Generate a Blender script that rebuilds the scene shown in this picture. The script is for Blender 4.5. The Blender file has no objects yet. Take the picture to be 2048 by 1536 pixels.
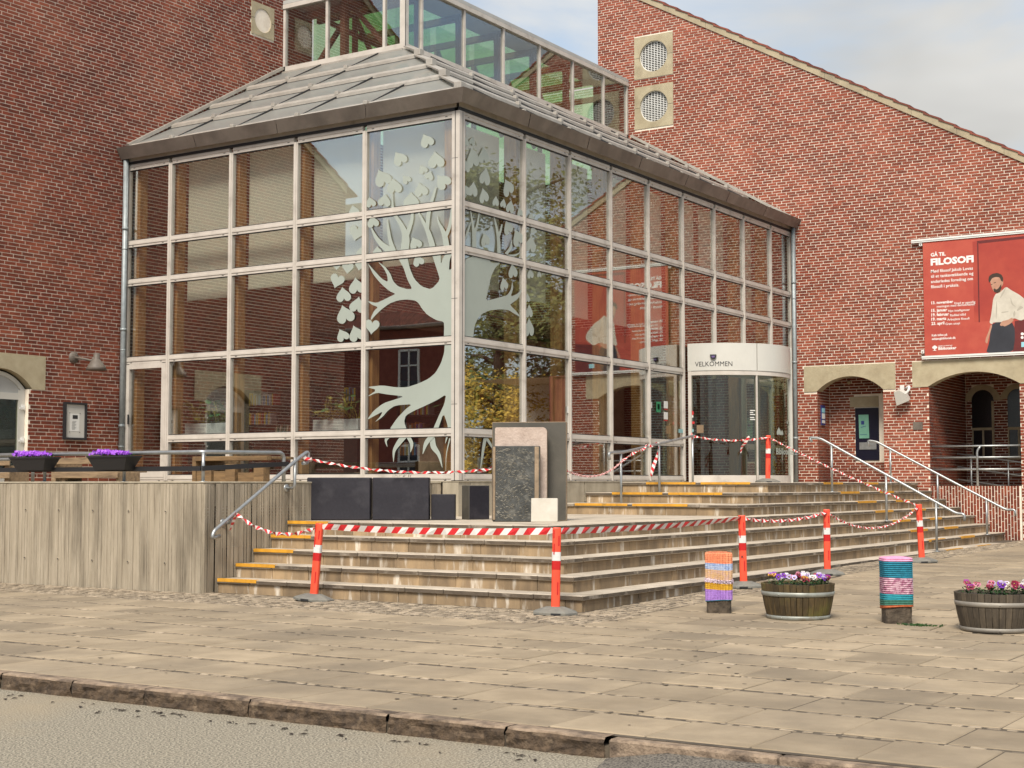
import bpy, math, random
from mathutils import Vector, Matrix, noise as mnoise
random.seed(7)
R = random.Random(11)
scn = bpy.context.scene
COL = scn.collection
rad = math.radians

# ------------------------------------------------------------------ camera
FPX, YAW, PITCH, ROLL = 2958.06, -0.57433, 0.067416, 0.00037
CAM = Vector((12.738, -18.205, 1.405))
cf = Vector((math.sin(YAW)*math.cos(PITCH), math.cos(YAW)*math.cos(PITCH), math.sin(PITCH)))
cr = Vector((math.cos(YAW), -math.sin(YAW), 0)); cu = cr.cross(cf)
cd = bpy.data.cameras.new('camera'); cam = bpy.data.objects.new('camera', cd); COL.objects.link(cam)
cd.sensor_width = 36; cd.lens = FPX/2048*36; cd.clip_end = 2000; cd.clip_start = .1
m = Matrix((cr, cu, -cf)).transposed().to_4x4(); m.translation = CAM; cam.matrix_world = m
scn.camera = cam

# ------------------------------------------------------------------ sky, sun, exposure
SUN_EL, SUN_ROT = 50, 160
SKYLOC = (1.4, 4.2, 2.0)
w = bpy.data.worlds.new('World'); scn.world = w; w.use_nodes = True
nt = w.node_tree; nt.nodes.clear()
def WN(t, **k):
    n = nt.nodes.new(t)
    for a, b in k.items(): setattr(n, a, b)
    return n
sky = WN('ShaderNodeTexSky', sky_type='NISHITA', sun_disc=False, sun_elevation=rad(SUN_EL), sun_rotation=rad(SUN_ROT))
sky.air_density = 1.0; sky.dust_density = 1.5; sky.ozone_density = 1.5
tc = WN('ShaderNodeTexCoord')
mp = WN('ShaderNodeMapping'); mp.inputs['Scale'].default_value = (1, 1, 2.2); mp.inputs['Location'].default_value = SKYLOC
nz = WN('ShaderNodeTexNoise'); nz.inputs['Scale'].default_value = 2.6; nz.inputs['Detail'].default_value = 7; nz.inputs['Roughness'].default_value = .55; nz.inputs['Distortion'].default_value = .3
cov = WN('ShaderNodeMapRange', interpolation_type='SMOOTHSTEP'); cov.inputs['From Min'].default_value = .40; cov.inputs['From Max'].default_value = .60
nz2 = WN('ShaderNodeTexNoise'); nz2.inputs['Scale'].default_value = 1.7; nz2.inputs['Detail'].default_value = 5
ccol = WN('ShaderNodeValToRGB')
ccol.color_ramp.elements[0].position = .36; ccol.color_ramp.elements[0].color = (3.0, 3.0, 2.9, 1)
ccol.color_ramp.elements[1].position = .62; ccol.color_ramp.elements[1].color = (6.4, 6.3, 6.05, 1)
mix = WN('ShaderNodeMix', data_type='RGBA')
sep = WN('ShaderNodeSeparateXYZ'); hz = WN('ShaderNodeMapRange', interpolation_type='SMOOTHSTEP'); hz.inputs['From Min'].default_value = -.05; hz.inputs['From Max'].default_value = .55; hz.inputs['To Min'].default_value = .75; hz.inputs['To Max'].default_value = 0
hmix = WN('ShaderNodeMix', data_type='RGBA'); hmix.inputs['B'].default_value = (5.6, 6.7, 7.4, 1)
nt.links.new(tc.outputs['Generated'], sep.inputs[0]); nt.links.new(sep.outputs['Z'], hz.inputs['Value']); nt.links.new(hz.outputs[0], hmix.inputs['Factor']); nt.links.new(sky.outputs['Color'], hmix.inputs['A'])
bg = WN('ShaderNodeBackground'); bg.inputs['Strength'].default_value = .105
out = WN('ShaderNodeOutputWorld')
L = nt.links.new
L(tc.outputs['Generated'], mp.inputs['Vector']); L(mp.outputs[0], nz.inputs['Vector']); L(mp.outputs[0], nz2.inputs['Vector'])
L(nz.outputs['Fac'], cov.inputs['Value']); L(nz2.outputs['Fac'], ccol.inputs['Fac'])
L(cov.outputs['Result'], mix.inputs['Factor']); L(hmix.outputs['Result'], mix.inputs['A']); L(ccol.outputs['Color'], mix.inputs['B'])
L(mix.outputs['Result'], bg.inputs['Color']); L(bg.outputs[0], out.inputs['Surface'])
sd = bpy.data.lights.new('sun', 'SUN'); sd.energy = 3.2; sd.angle = rad(22); sd.color = (1, .92, .80)
sun = bpy.data.objects.new('sun', sd); COL.objects.link(sun)
# sky sun_rotation is measured clockwise from +Y
az = rad(SUN_ROT); sdir = Vector((math.sin(az)*math.cos(rad(SUN_EL)), math.cos(az)*math.cos(rad(SUN_EL)), math.sin(rad(SUN_EL))))
sun.rotation_euler = sdir.to_track_quat('Z', 'Y').to_euler(); sun.location = (20, -30, 40)
vs = scn.view_settings; vs.view_transform = 'Standard'; vs.look = 'None'; vs.exposure = 0.55; vs.gamma = 1; vs.use_curve_mapping = False
cy = scn.cycles
cy.use_denoising = True; cy.max_bounces = 8; cy.transparent_max_bounces = 24; cy.diffuse_bounces = 3; cy.glossy_bounces = 4
cy.sample_clamp_indirect = 6; cy.caustics_reflective = False; cy.caustics_refractive = False

# ------------------------------------------------------------------ helpers
def ray(x, y): return cf + cr*((x-1024)/FPX) - cu*((y-768)/FPX)
def at(x, y, axis, val):
    'point of the plane axis = val that the photograph shows at pixel x, y'
    d = ray(x, y); return CAM + d*((val-CAM[axis])/d[axis])
def proj(p):
    d = Vector(p)-CAM; z = d.dot(cf); return (1024+FPX*d.dot(cr)/z, 768-FPX*d.dot(cu)/z, z)
def sstep(t): t = min(max(t, 0), 1); return t*t*(3-2*t)
GZ = [(-60,.07),(-4.9,.07),(-3.2,.095),(-.4,.148),(3,.203),(7.9,.232),(13,.25),(60,.25)]
def gz(y):
    for (a, za), (b, zb) in zip(GZ, GZ[1:]):
        if y <= b: return za+(zb-za)*(y-a)/(b-a)
    return .25
def ground_at(x, y):
    p = at(x, y, 2, .07)
    for _ in range(30): p = at(x, y, 2, gz(p.y))
    return p

class MB:
    'collects shapes for ONE mesh'
    def __init__(s): s.v = []; s.f = []; s.m = []; s.sm = []
    def face(s, pts, mi=0, smooth=False):
        n = len(s.v); s.v += [Vector(p) for p in pts]; s.f.append(list(range(n, n+len(pts)))); s.m.append(mi); s.sm.append(smooth)
    def mesh(s, vs, fs, mi=0, smooth=False):
        n = len(s.v); s.v += [Vector(p) for p in vs]
        for f in fs: s.f.append([n+i for i in f]); s.m.append(mi); s.sm.append(smooth)
    def box(s, x0, x1, y0, y1, z0, z1, mi=0, M=None, skip=()):
        vs = [Vector(p) for p in ((x0,y0,z0),(x1,y0,z0),(x1,y1,z0),(x0,y1,z0),(x0,y0,z1),(x1,y0,z1),(x1,y1,z1),(x0,y1,z1))]
        if M is not None: vs = [M @ p for p in vs]
        fs = [(0,3,2,1),(4,5,6,7),(0,1,5,4),(1,2,6,5),(2,3,7,6),(3,0,4,7)]
        s.mesh(vs, [f for i, f in enumerate(fs) if i not in skip], mi)
    def bbox(s, x0, x1, y0, y1, z0, z1, b=.01, mi=0, M=None):
        'box with chamfered edges'
        b = min(b, (x1-x0)*.45, (y1-y0)*.45, (z1-z0)*.45)
        X = (x0, x1); Y = (y0, y1); Z = (z0, z1); vs = []; idx = {}
        for i in (0,1):
            for j in (0,1):
                for k in (0,1):
                    sx, sy, sz = (1-2*i)*b, (1-2*j)*b, (1-2*k)*b
                    for a, p in enumerate(((X[i], Y[j]+sy, Z[k]+sz), (X[i]+sx, Y[j], Z[k]+sz), (X[i]+sx, Y[j]+sy, Z[k]))):
                        idx[i,j,k,a] = len(vs); vs.append(Vector(p))
        fs = []
        def q(*c): fs.append([idx[t] for t in c])
        q((0,0,0,0),(0,0,1,0),(0,1,1,0),(0,1,0,0)); q((1,0,0,0),(1,1,0,0),(1,1,1,0),(1,0,1,0))
        q((0,0,0,1),(1,0,0,1),(1,0,1,1),(0,0,1,1)); q((0,1,0,1),(0,1,1,1),(1,1,1,1),(1,1,0,1))
        q((0,0,0,2),(0,1,0,2),(1,1,0,2),(1,0,0,2)); q((0,0,1,2),(1,0,1,2),(1,1,1,2),(0,1,1,2))
        for i in (0,1):
            for j in (0,1):
                q((i,j,0,0),(i,j,1,0),(i,j,1,1),(i,j,0,1)); q((i,0,j,0),(i,1,j,0),(i,1,j,2),(i,0,j,2)); q((0,i,j,1),(1,i,j,1),(1,i,j,2),(0,i,j,2))
                for k in (0,1): q((i,j,k,0),(i,j,k,1),(i,j,k,2))
        if M is not None: vs = [M @ p for p in vs]
        s.mesh(vs, fs, mi)
    def bar(s, a, b, w, h, mi=0, up=(0,0,1)):
        'rectangular bar from a to b'
        a = Vector(a); b = Vector(b); d = b-a; l = d.length; d.normalize(); u = Vector(up)
        if abs(d.dot(u)) > .98: u = Vector((1,0,0))
        x = d.cross(u).normalized(); z = x.cross(d)
        M = Matrix((d, x, z)).transposed().to_4x4(); M.translation = a
        s.box(0, l, -w/2, w/2, -h/2, h/2, mi, M)
    def tube(s, pts, r, n=10, mi=0, cap=True):
        pts = [Vector(p) for p in pts]; rs = r if isinstance(r, (list, tuple)) else [r]*len(pts)
        base = len(s.v); prev = None
        for i, p in enumerate(pts):
            d = (pts[min(i+1, len(pts)-1)]-pts[max(i-1, 0)]).normalized()
            if prev is None:
                u = Vector((0,0,1)) if abs(d.z) < .9 else Vector((1,0,0))
                x = d.cross(u).normalized()
            else: x = (prev - d*prev.dot(d)).normalized()
            prev = x; y = d.cross(x)
            for k in range(n):
                a = 2*math.pi*k/n; s.v.append(p + (x*math.cos(a)+y*math.sin(a))*rs[i])
        for i in range(len(pts)-1):
            for k in range(n):
                s.f.append([base+i*n+k, base+i*n+(k+1)%n, base+(i+1)*n+(k+1)%n, base+(i+1)*n+k]); s.m.append(mi); s.sm.append(True)
        if cap:
            s.f.append([base+k for k in range(n)][::-1]); s.m.append(mi); s.sm.append(False)
            e = base+(len(pts)-1)*n; s.f.append([e+k for k in range(n)]); s.m.append(mi); s.sm.append(False)
    def lathe(s, prof, n=24, c=(0,0,0), mi=0, smooth=True, M=None):
        base = len(s.v); c = Vector(c)
        for (r, z) in prof:
            for k in range(n):
                a = 2*math.pi*k/n; p = Vector((r*math.cos(a), r*math.sin(a), z))
                s.v.append(c + (M @ p if M is not None else p))
        for i in range(len(prof)-1):
            for k in range(n):
                s.f.append([base+i*n+k, base+i*n+(k+1)%n, base+(i+1)*n+(k+1)%n, base+(i+1)*n+k]); s.m.append(mi); s.sm.append(smooth)
    def prism(s, poly, z0, z1, mi=0, fn=None):
        'extrude a 2d polygon; fn maps (u, v, d) to a point'
        fn = fn or (lambda u, v, d: Vector((u, v, d)))
        n = len(poly); base = len(s.v)
        s.v += [Vector(fn(u, v, z0)) for u, v in poly] + [Vector(fn(u, v, z1)) for u, v in poly]
        s.f.append([base+i for i in range(n)][::-1]); s.f.append([base+n+i for i in range(n)])
        s.m += [mi, mi]; s.sm += [False, False]
        for i in range(n):
            j = (i+1) % n; s.f.append([base+i, base+j, base+n+j, base+n+i]); s.m.append(mi); s.sm.append(False)
    def build(s, name, mats, parent=None, world=True, **kw):
        me = bpy.data.meshes.new(name)
        off = Vector((0,0,0))
        if parent is not None and world:
            q = parent
            while q is not None: off += Vector(q.location); q = q.parent
        me.from_pydata([v-off for v in s.v], [], s.f)
        if not isinstance(mats, (list, tuple)): mats = [mats]
        for mm in mats: me.materials.append(mm)
        me.polygons.foreach_set('material_index', s.m); me.polygons.foreach_set('use_smooth', s.sm)
        me.update()
        o = bpy.data.objects.new(name, me); COL.objects.link(o)
        if parent is not None: o.parent = parent
        for k, v_ in kw.items(): o[k] = v_
        return o

def thing(name, label, cat, loc=(0,0,0), group=None, rot=None):
    o = bpy.data.objects.new(name, None); COL.objects.link(o); o.location = loc; o.empty_display_size = .2
    if rot: o.rotation_euler = rot
    o['label'] = label; o['category'] = cat
    if group: o['group'] = group
    return o
def tag(o, label=None, cat=None, group=None, kind=None):
    for k, v in (('label', label), ('category', cat), ('group', group), ('kind', kind)):
        if v: o[k] = v
    return o
def copy_tree(o, parent=None):
    c = o.copy(); COL.objects.link(c)
    if parent: c.parent = parent
    for ch in [x for x in bpy.data.objects if x.parent == o]: copy_tree(ch, c)
    return c

# ------------------------------------------------------------------ materials
def mat(name, c, c2=None, rough=.7, scale=6, metal=0, bump=0, bscale=None, stretch=(1,1,1), rnd=0, detail=6, lo=.35, hi=.65, spec=.5, dirt=None, dscale=1.2, dlo=.5, dhi=.7, dstretch=(1,1,1), isl=0):
    m = bpy.data.materials.new(name); m.use_nodes = True; t = m.node_tree; N = t.nodes; b = N['Principled BSDF']
    b.inputs['Roughness'].default_value = rough; b.inputs['Metallic'].default_value = metal; b.inputs['Specular IOR Level'].default_value = spec
    g = N.new('ShaderNodeNewGeometry'); l = t.links.new
    col = None
    def nz(sc, st, det=detail):
        mpn = N.new('ShaderNodeMapping'); mpn.inputs['Scale'].default_value = st; l(g.outputs['Position'], mpn.inputs['Vector'])
        n = N.new('ShaderNodeTexNoise'); n.inputs['Scale'].default_value = sc; n.inputs['Detail'].default_value = det; n.inputs['Roughness'].default_value = .6; l(mpn.outputs[0], n.inputs['Vector']); return n
    if c2 is not None:
        n = nz(scale, stretch); r = N.new('ShaderNodeMapRange'); r.inputs['From Min'].default_value = lo; r.inputs['From Max'].default_value = hi; l(n.outputs['Fac'], r.inputs['Value'])
        mx = N.new('ShaderNodeMix'); mx.data_type = 'RGBA'; mx.inputs['A'].default_value = (*c, 1); mx.inputs['B'].default_value = (*c2, 1); l(r.outputs[0], mx.inputs['Factor']); col = mx.outputs['Result']
    if dirt is not None:
        n = nz(dscale, dstretch, 8); r = N.new('ShaderNodeMapRange'); r.inputs['From Min'].default_value = dlo; r.inputs['From Max'].default_value = dhi; l(n.outputs['Fac'], r.inputs['Value'])
        mx = N.new('ShaderNodeMix'); mx.data_type = 'RGBA'; mx.inputs['B'].default_value = (*dirt, 1)
        if col is not None: l(col, mx.inputs['A'])
        else: mx.inputs['A'].default_value = (*c, 1)
        l(r.outputs[0], mx.inputs['Factor']); col = mx.outputs['Result']
    if rnd or isl:
        oi = N.new('ShaderNodeObjectInfo'); r = N.new('ShaderNodeMapRange'); k = max(rnd, isl); r.inputs['To Min'].default_value = 1-k; r.inputs['To Max'].default_value = 1+k
        l(g.outputs['Random Per Island'] if isl else oi.outputs['Random'], r.inputs['Value'])
        if isl and rnd:
            ad = N.new('ShaderNodeMath'); ad.operation = 'ADD'; l(g.outputs['Random Per Island'], ad.inputs[0]); l(oi.outputs['Random'], ad.inputs[1])
            fr = N.new('ShaderNodeMath'); fr.operation = 'FRACT'; l(ad.outputs[0], fr.inputs[0]); l(fr.outputs[0], r.inputs['Value'])
        mx = N.new('ShaderNodeMix'); mx.data_type = 'RGBA'; mx.blend_type = 'MULTIPLY'; mx.inputs['Factor'].default_value = 1
        if col is not None: l(col, mx.inputs['A'])
        else: mx.inputs['A'].default_value = (*c, 1)
        l(r.outputs[0], mx.inputs['B']); col = mx.outputs['Result']
    if col is not None: l(col, b.inputs['Base Color'])
    else: b.inputs['Base Color'].default_value = (*c, 1)
    if bump:
        n = nz(bscale or scale*4, stretch); bp = N.new('ShaderNodeBump'); bp.inputs['Strength'].default_value = min(1, bump); bp.inputs['Distance'].default_value = .02*max(1, bump); l(n.outputs['Fac'], bp.inputs['Height']); l(bp.outputs[0], b.inputs['Normal'])
    return m

def glass_mat(name, tint, f0, thru=1.0):
    m = bpy.data.materials.new(name); m.use_nodes = True; t = m.node_tree; N = t.nodes; N.clear(); l = t.links.new
    lw = N.new('ShaderNodeLayerWeight'); lw.inputs['Blend'].default_value = .5
    p = N.new('ShaderNodeMath'); p.operation = 'POWER'; p.inputs[1].default_value = 6.0; l(lw.outputs['Facing'], p.inputs[0])
    a = N.new('ShaderNodeMath'); a.operation = 'MULTIPLY_ADD'; a.inputs[1].default_value = 1-f0; a.inputs[2].default_value = f0; a.use_clamp = True; l(p.outputs[0], a.inputs[0])
    tr = N.new('ShaderNodeBsdfTransparent'); tr.inputs['Color'].default_value = (*tint, 1)
    gl = N.new('ShaderNodeBsdfGlossy'); gl.inputs['Roughness'].default_value = 0.0; gl.inputs['Color'].default_value = (.97, .98, .97, 1)
    mx = N.new('ShaderNodeMixShader'); o = N.new('ShaderNodeOutputMaterial')
    l(a.outputs[0], mx.inputs[0]); l(tr.outputs[0], mx.inputs[1]); l(gl.outputs[0], mx.inputs[2]); l(mx.outputs[0], o.inputs['Surface'])
    # slight float-glass waviness
    g = N.new('ShaderNodeNewGeometry'); n = N.new('ShaderNodeTexNoise'); n.inputs['Scale'].default_value = .9; n.inputs['Detail'].default_value = 1; l(g.outputs['Position'], n.inputs['Vector'])
    bp = N.new('ShaderNodeBump'); bp.inputs['Strength'].default_value = .02; bp.inputs['Distance'].default_value = .03; l(n.outputs['Fac'], bp.inputs['Height']); l(bp.outputs[0], gl.inputs['Normal'])
    return m
def translucent_mat(name, c, mixf=.5, rough=.25):
    m = bpy.data.materials.new(name); m.use_nodes = True; t = m.node_tree; N = t.nodes; l = t.links.new; b = N['Principled BSDF']
    b.inputs['Base Color'].default_value = (*c, 1); b.inputs['Roughness'].default_value = rough
    tl = N.new('ShaderNodeBsdfTranslucent'); tl.inputs['Color'].default_value = (*c, 1); mx = N.new('ShaderNodeMixShader'); mx.inputs[0].default_value = mixf
    l(b.outputs[0], mx.inputs[1]); l(tl.outputs[0], mx.inputs[2]); l(mx.outputs[0], N['Material Output'].inputs['Surface']); return m

M_ = {}
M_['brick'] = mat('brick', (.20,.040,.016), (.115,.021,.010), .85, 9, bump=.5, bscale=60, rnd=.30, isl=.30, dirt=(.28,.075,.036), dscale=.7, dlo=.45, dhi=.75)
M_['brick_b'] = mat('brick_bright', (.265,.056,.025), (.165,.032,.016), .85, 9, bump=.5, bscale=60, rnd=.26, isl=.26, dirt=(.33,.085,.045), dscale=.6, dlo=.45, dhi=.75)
M_['mortar'] = mat('mortar', (.86,.78,.66), (.74,.65,.53), .95, 5, bump=.2)
M_['sand'] = mat('sand_concrete', (.45,.38,.26), (.36,.30,.20), .9, 3, bump=.2, bscale=40, dirt=(.25,.21,.15), dscale=1.5, dlo=.55, dhi=.8)
M_['lintel'] = mat('lintel_concrete', (.46,.40,.27), (.38,.32,.21), .9, 4, bump=.25, bscale=50, dirt=(.28,.23,.15), dscale=2.2, dlo=.52, dhi=.8)
M_['frame'] = mat('frame_paint', (.60,.555,.50), (.50,.46,.41), .5, 3, spec=.4, dirt=(.34,.30,.26), dscale=3, dlo=.58, dhi=.8)
M_['gasket_shadow'] = mat('gasket_and_shadow_black', (.02,.02,.022), rough=.6)
M_['zinc'] = mat('weathered_zinc', (.27,.24,.21), (.19,.165,.145), .55, 2.2, metal=.25, bump=.1, dirt=(.11,.10,.09), dscale=1.5, dlo=.5, dhi=.8)
M_['zincdark'] = mat('dark_soffit', (.10,.085,.07), (.05,.045,.04), .8, 6)
M_['steel'] = mat('galvanised_steel', (.44,.455,.455), (.33,.345,.345), .42, 14, metal=.75, lo=.3, hi=.7)
M_['pipe'] = mat('grey_pipe', (.33,.37,.38), (.25,.28,.29), .5, 12, metal=.3)
M_['roofpane'] = translucent_mat('frosted_roof_glass', (.80,.82,.78), .62, .15)
M_['purlin'] = mat('purlin_aluminium', (.44,.41,.36), (.34,.31,.27), .5, 4, metal=.2)
M_['glass'] = glass_mat('window_glass', (.965,.975,.96), .22)
M_['glass_l'] = glass_mat('lantern_glass', (.95,.96,.95), .17)
M_['glass_d'] = glass_mat('door_glass', (.72,.74,.66), .05)
M_['timber'] = mat('timber_column', (.46,.25,.09), (.30,.155,.06), .6, 5, stretch=(6,6,.5), bump=.1)
M_['timber_d'] = mat('dark_timber', (.16,.07,.035), (.10,.045,.025), .6, 5, stretch=(4,4,.6))
M_['blind'] = translucent_mat('roller_blind', (.90,.89,.78), .45, .8)
M_['decal'] = mat('frosted_vinyl', (.37,.415,.37), (.34,.38,.34), .55, 1.5)
M_['green'] = glass_mat('green_glass', (.72,.88,.70), .05)
M_['plaster'] = mat('grey_plaster', (.45,.45,.43), (.4,.4,.38), .8, 3)
M_['floor'] = mat('dark_floor_tile', (.09,.06,.045), (.06,.04,.03), .45, 4)
M_['concrete'] = mat('board_marked_concrete', (.50,.43,.325), (.30,.25,.18), .95, 2.2, stretch=(8,8,.55), bump=.6, bscale=30, lo=.30, hi=.72, detail=10, dirt=(.11,.09,.062), dscale=1.3, dlo=.50, dhi=.80, dstretch=(3.2,3.2,.45), isl=.05)
M_['plinth'] = mat('plinth_concrete', (.42,.37,.28), (.31,.27,.2), .9, 3, stretch=(2,2,.5), bump=.2, dirt=(.2,.17,.12), dscale=2, dlo=.55, dhi=.8)
M_['tread'] = mat('tread_stone', (.55,.48,.385), (.42,.36,.28), .9, 3, bump=.2, bscale=60, rnd=.1, dirt=(.26,.215,.16), dscale=1.6, dlo=.52, dhi=.75)
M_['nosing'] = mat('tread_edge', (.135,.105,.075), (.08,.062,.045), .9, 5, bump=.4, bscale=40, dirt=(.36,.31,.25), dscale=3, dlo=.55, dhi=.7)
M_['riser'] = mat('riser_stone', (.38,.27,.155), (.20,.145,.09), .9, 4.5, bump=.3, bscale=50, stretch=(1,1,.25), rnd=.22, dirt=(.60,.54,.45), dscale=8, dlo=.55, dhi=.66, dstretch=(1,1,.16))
M_['yellow'] = mat('yellow_strip', (.72,.36,.03), (.55,.27,.03), .55, 9, dirt=(.2,.13,.04), dscale=8, dlo=.6, dhi=.75)
M_['slab'] = mat('paving_slab', (.37,.295,.20), (.27,.213,.142), .92, 2.2, bump=.35, bscale=130, rnd=.15, isl=.15, dirt=(.21,.17,.12), dscale=.8, dlo=.46, dhi=.72)
M_['sett'] = mat('granite_sett', (.38,.31,.225), (.25,.20,.14), .9, 8, bump=.4, bscale=60, isl=.35)
M_['joint'] = mat('joint_sand', (.12,.095,.066), (.06,.047,.033), .95, 9, bump=.3)
M_['kerb'] = mat('granite_kerb', (.36,.27,.19), (.20,.145,.10), .9, 14, bump=.8, bscale=40, dirt=(.085,.062,.045), dscale=6, dlo=.48, dhi=.66)
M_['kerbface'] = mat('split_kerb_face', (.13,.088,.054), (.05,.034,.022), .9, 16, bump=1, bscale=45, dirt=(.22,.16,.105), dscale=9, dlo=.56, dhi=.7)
M_['asphalt'] = mat('old_asphalt', (.46,.41,.31), (.17,.15,.115), .9, 75, bump=1, bscale=75, lo=.44, hi=.56, detail=3, dirt=(.38,.31,.21), dscale=.45, dlo=.5, dhi=.72)
M_['asphalt2'] = mat('dark_asphalt', (.22,.195,.16), (.055,.05,.043), .9, 75, bump=1, bscale=75, lo=.46, hi=.60, detail=3)
M_['orange'] = mat('orange_plastic', (.80,.085,.035), (.72,.07,.03), .45, 3, dirt=(.55,.06,.03), dscale=4, dlo=.6, dhi=.8)
M_['refw'] = mat('white_reflector', (.72,.72,.70), (.62,.62,.6), .35, 20)
M_['refr'] = mat('red_reflector', (.50,.012,.012), rough=.35)
M_['rubber'] = mat('grey_rubber', (.20,.195,.17), (.14,.135,.12), .85, 8, bump=.3, dirt=(.24,.22,.18), dscale=5, dlo=.5, dhi=.75)
M_['tapew'] = mat('white_tape', (.74,.71,.67), rough=.4)
M_['taper'] = mat('red_tape', (.62,.025,.03), rough=.4)
M_['black'] = mat('black_plastic', (.018,.018,.02), rough=.5)
M_['white'] = mat('white_paint', (.78,.78,.75), (.72,.72,.69), .5, 2)
M_['darkpane'] = mat('dark_window_pane', (.012,.012,.014), rough=.15)
M_['header'] = mat('white_enamel', (.60,.59,.54), (.54,.53,.485), .3, 1.2, spec=.5)
M_['text'] = mat('dark_lettering', (.02,.02,.022), rough=.6)
M_['textw'] = mat('white_lettering', (.85,.82,.78), rough=.6)
M_['basalt'] = mat('polished_basalt', (.018,.016,.024), (.010,.009,.015), .55, 30, lo=.3, hi=.7, dirt=(.05,.047,.055), dscale=2.5, dlo=.55, dhi=.8, bump=.1, bscale=90)
M_['darkslab'] = mat('dark_granite_slab', (.085,.078,.062), (.055,.05,.042), .7, 4, dirt=(.12,.108,.085), dscale=2, dlo=.5, dhi=.75, bump=.15)
M_['slabedge'] = mat('sawn_slab_edge', (.34,.25,.165), (.20,.15,.10), .9, 6, bump=.5)
M_['pinkgr'] = mat('pink_granite', (.52,.42,.355), (.42,.33,.275), .8, 10, bump=.6, bscale=30, dirt=(.25,.17,.12), dscale=12, dlo=.64, dhi=.72)
M_['palestone'] = mat('pale_stone', (.58,.54,.47), (.50,.46,.39), .85, 6, bump=.15, dirt=(.38,.27,.15), dscale=3, dlo=.58, dhi=.75)
M_['stave'] = mat('oak_stave', (.10,.066,.024), (.05,.034,.014), .75, 6, stretch=(5,5,.6), bump=.3, rnd=.25, dirt=(.13,.12,.025), dscale=3, dlo=.5, dhi=.7)
M_['stave_g'] = mat('grey_oak_stave', (.105,.082,.055), (.06,.047,.033), .75, 6, stretch=(5,5,.6), bump=.3, rnd=.25)
M_['hoop'] = mat('barrel_hoop', (.36,.38,.345), (.26,.27,.24), .5, 8, metal=.4, dirt=(.2,.15,.1), dscale=6, dlo=.58, dhi=.75)
M_['hoop_g'] = mat('barrel_hoop_grey', (.33,.305,.26), (.25,.23,.20), .6, 8, metal=.3)
M_['soil'] = mat('potting_soil', (.03,.02,.013), (.05,.035,.025), .95, 20, bump=.8)
M_['leaf'] = mat('pansy_leaf', (.035,.11,.02), (.02,.06,.012), .6, 12, isl=.35)
M_['bollard'] = mat('rough_granite', (.12,.092,.064), (.045,.034,.024), .9, 12, bump=1, bscale=25)
M_['weathered'] = mat('weathered_plank', (.33,.235,.14), (.20,.14,.085), .85, 4, stretch=(.7,6,6), bump=.3, dirt=(.09,.062,.04), dscale=3, dlo=.58, dhi=.75, dstretch=(.6,4,4))
M_['pallet'] = mat('pallet_wood', (.25,.155,.07), (.14,.085,.04), .8, 4, stretch=(.7,6,6), bump=.3, dirt=(.10,.06,.03), dscale=3, dlo=.58, dhi=.75, dstretch=(.6,4,4))
M_['iron'] = mat('painted_iron', (.16,.135,.11), (.11,.09,.075), .6, 6)
M_['pinkred'] = mat('banner_red', (.46,.075,.048), (.40,.055,.038), .65, 2.5, dirt=(.50,.10,.06), dscale=1.6, dlo=.45, dhi=.75)
M_['bred'] = mat('banner_dark_red', (.40,.052,.032), (.34,.04,.028), .65, 2.0, dirt=(.45,.075,.042), dscale=1.3, dlo=.45, dhi=.75)
M_['bshade'] = mat('banner_maroon', (.15,.018,.016), (.11,.014,.014), .65, 3)
M_['shirt'] = mat('print_shirt', (.62,.58,.49), (.52,.48,.40), .7, 6)
M_['shirt2'] = mat('print_shirt_fold', (.42,.385,.315), rough=.7)
M_['skin'] = mat('print_skin', (.50,.28,.19), (.42,.22,.145), .7, 9)
M_['hair'] = mat('print_hair', (.045,.027,.018), rough=.7)
M_['pants'] = mat('print_trousers', (.022,.024,.032), (.03,.032,.042), .7, 4)
M_['cyan'] = mat('print_cyan', (.30,.62,.70), rough=.6)
M_['navy'] = mat('navy_door', (.006,.006,.018), rough=.35)
M_['doorpane'] = mat('green_poster', (.16,.36,.27), (.13,.3,.23), .4, 4)
M_['blue'] = mat('blue_sign', (.02,.035,.17), rough=.5)
M_['dark'] = mat('dark_interior', (.022,.018,.015), (.03,.024,.02), .8, 3)
M_['tile'] = mat('red_roof_tile', (.24,.065,.04), (.15,.04,.028), .8, 5, isl=.3)
M_['hbrick'] = mat('house_brick', (.22,.06,.04), (.16,.04,.028), .85, 7)
M_['trunk'] = mat('tree_bark', (.10,.075,.05), (.06,.045,.03), .9, 8, bump=.6)
M_['fol1'] = mat('tree_foliage', (.17,.18,.045), (.07,.085,.02), .7, 3, isl=.4)
M_['fol2'] = mat('golden_foliage', (.75,.50,.07), (.36,.26,.045), .7, 4, isl=.4)
M_['fol3'] = mat('indoor_foliage', (.10,.26,.07), (.06,.16,.05), .5, 8, isl=.35)
M_['fol4'] = mat('yellowing_foliage', (.50,.42,.07), (.28,.30,.06), .5, 8, isl=.3)
M_['pwhite'] = mat('planter_white', (.85,.90,.88), rough=.4)
M_['shelf'] = mat('bookcase_black', (.03,.026,.024), rough=.5)

# ------------------------------------------------------------------ ground, road, pavement
mb = MB(); mb.box(-300, 300, -300, 300, -.6, -.12); g = mb.build('ground', M_['asphalt2']); tag(g, kind='structure')
KY = -11.30          # kerb line
mb = MB(); mb.face([(-60,-20,-.04),(60,-20,-.04),(60,KY+.02,-.04),(-60,KY+.02,-.04)]); tag(mb.build('road', M_['asphalt']), kind='structure')
mb = MB(); mb.box(-60, 60, -23.9, -20, -.3, .07); tag(mb.build('far_pavement', M_['slab']), kind='structure')
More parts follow.
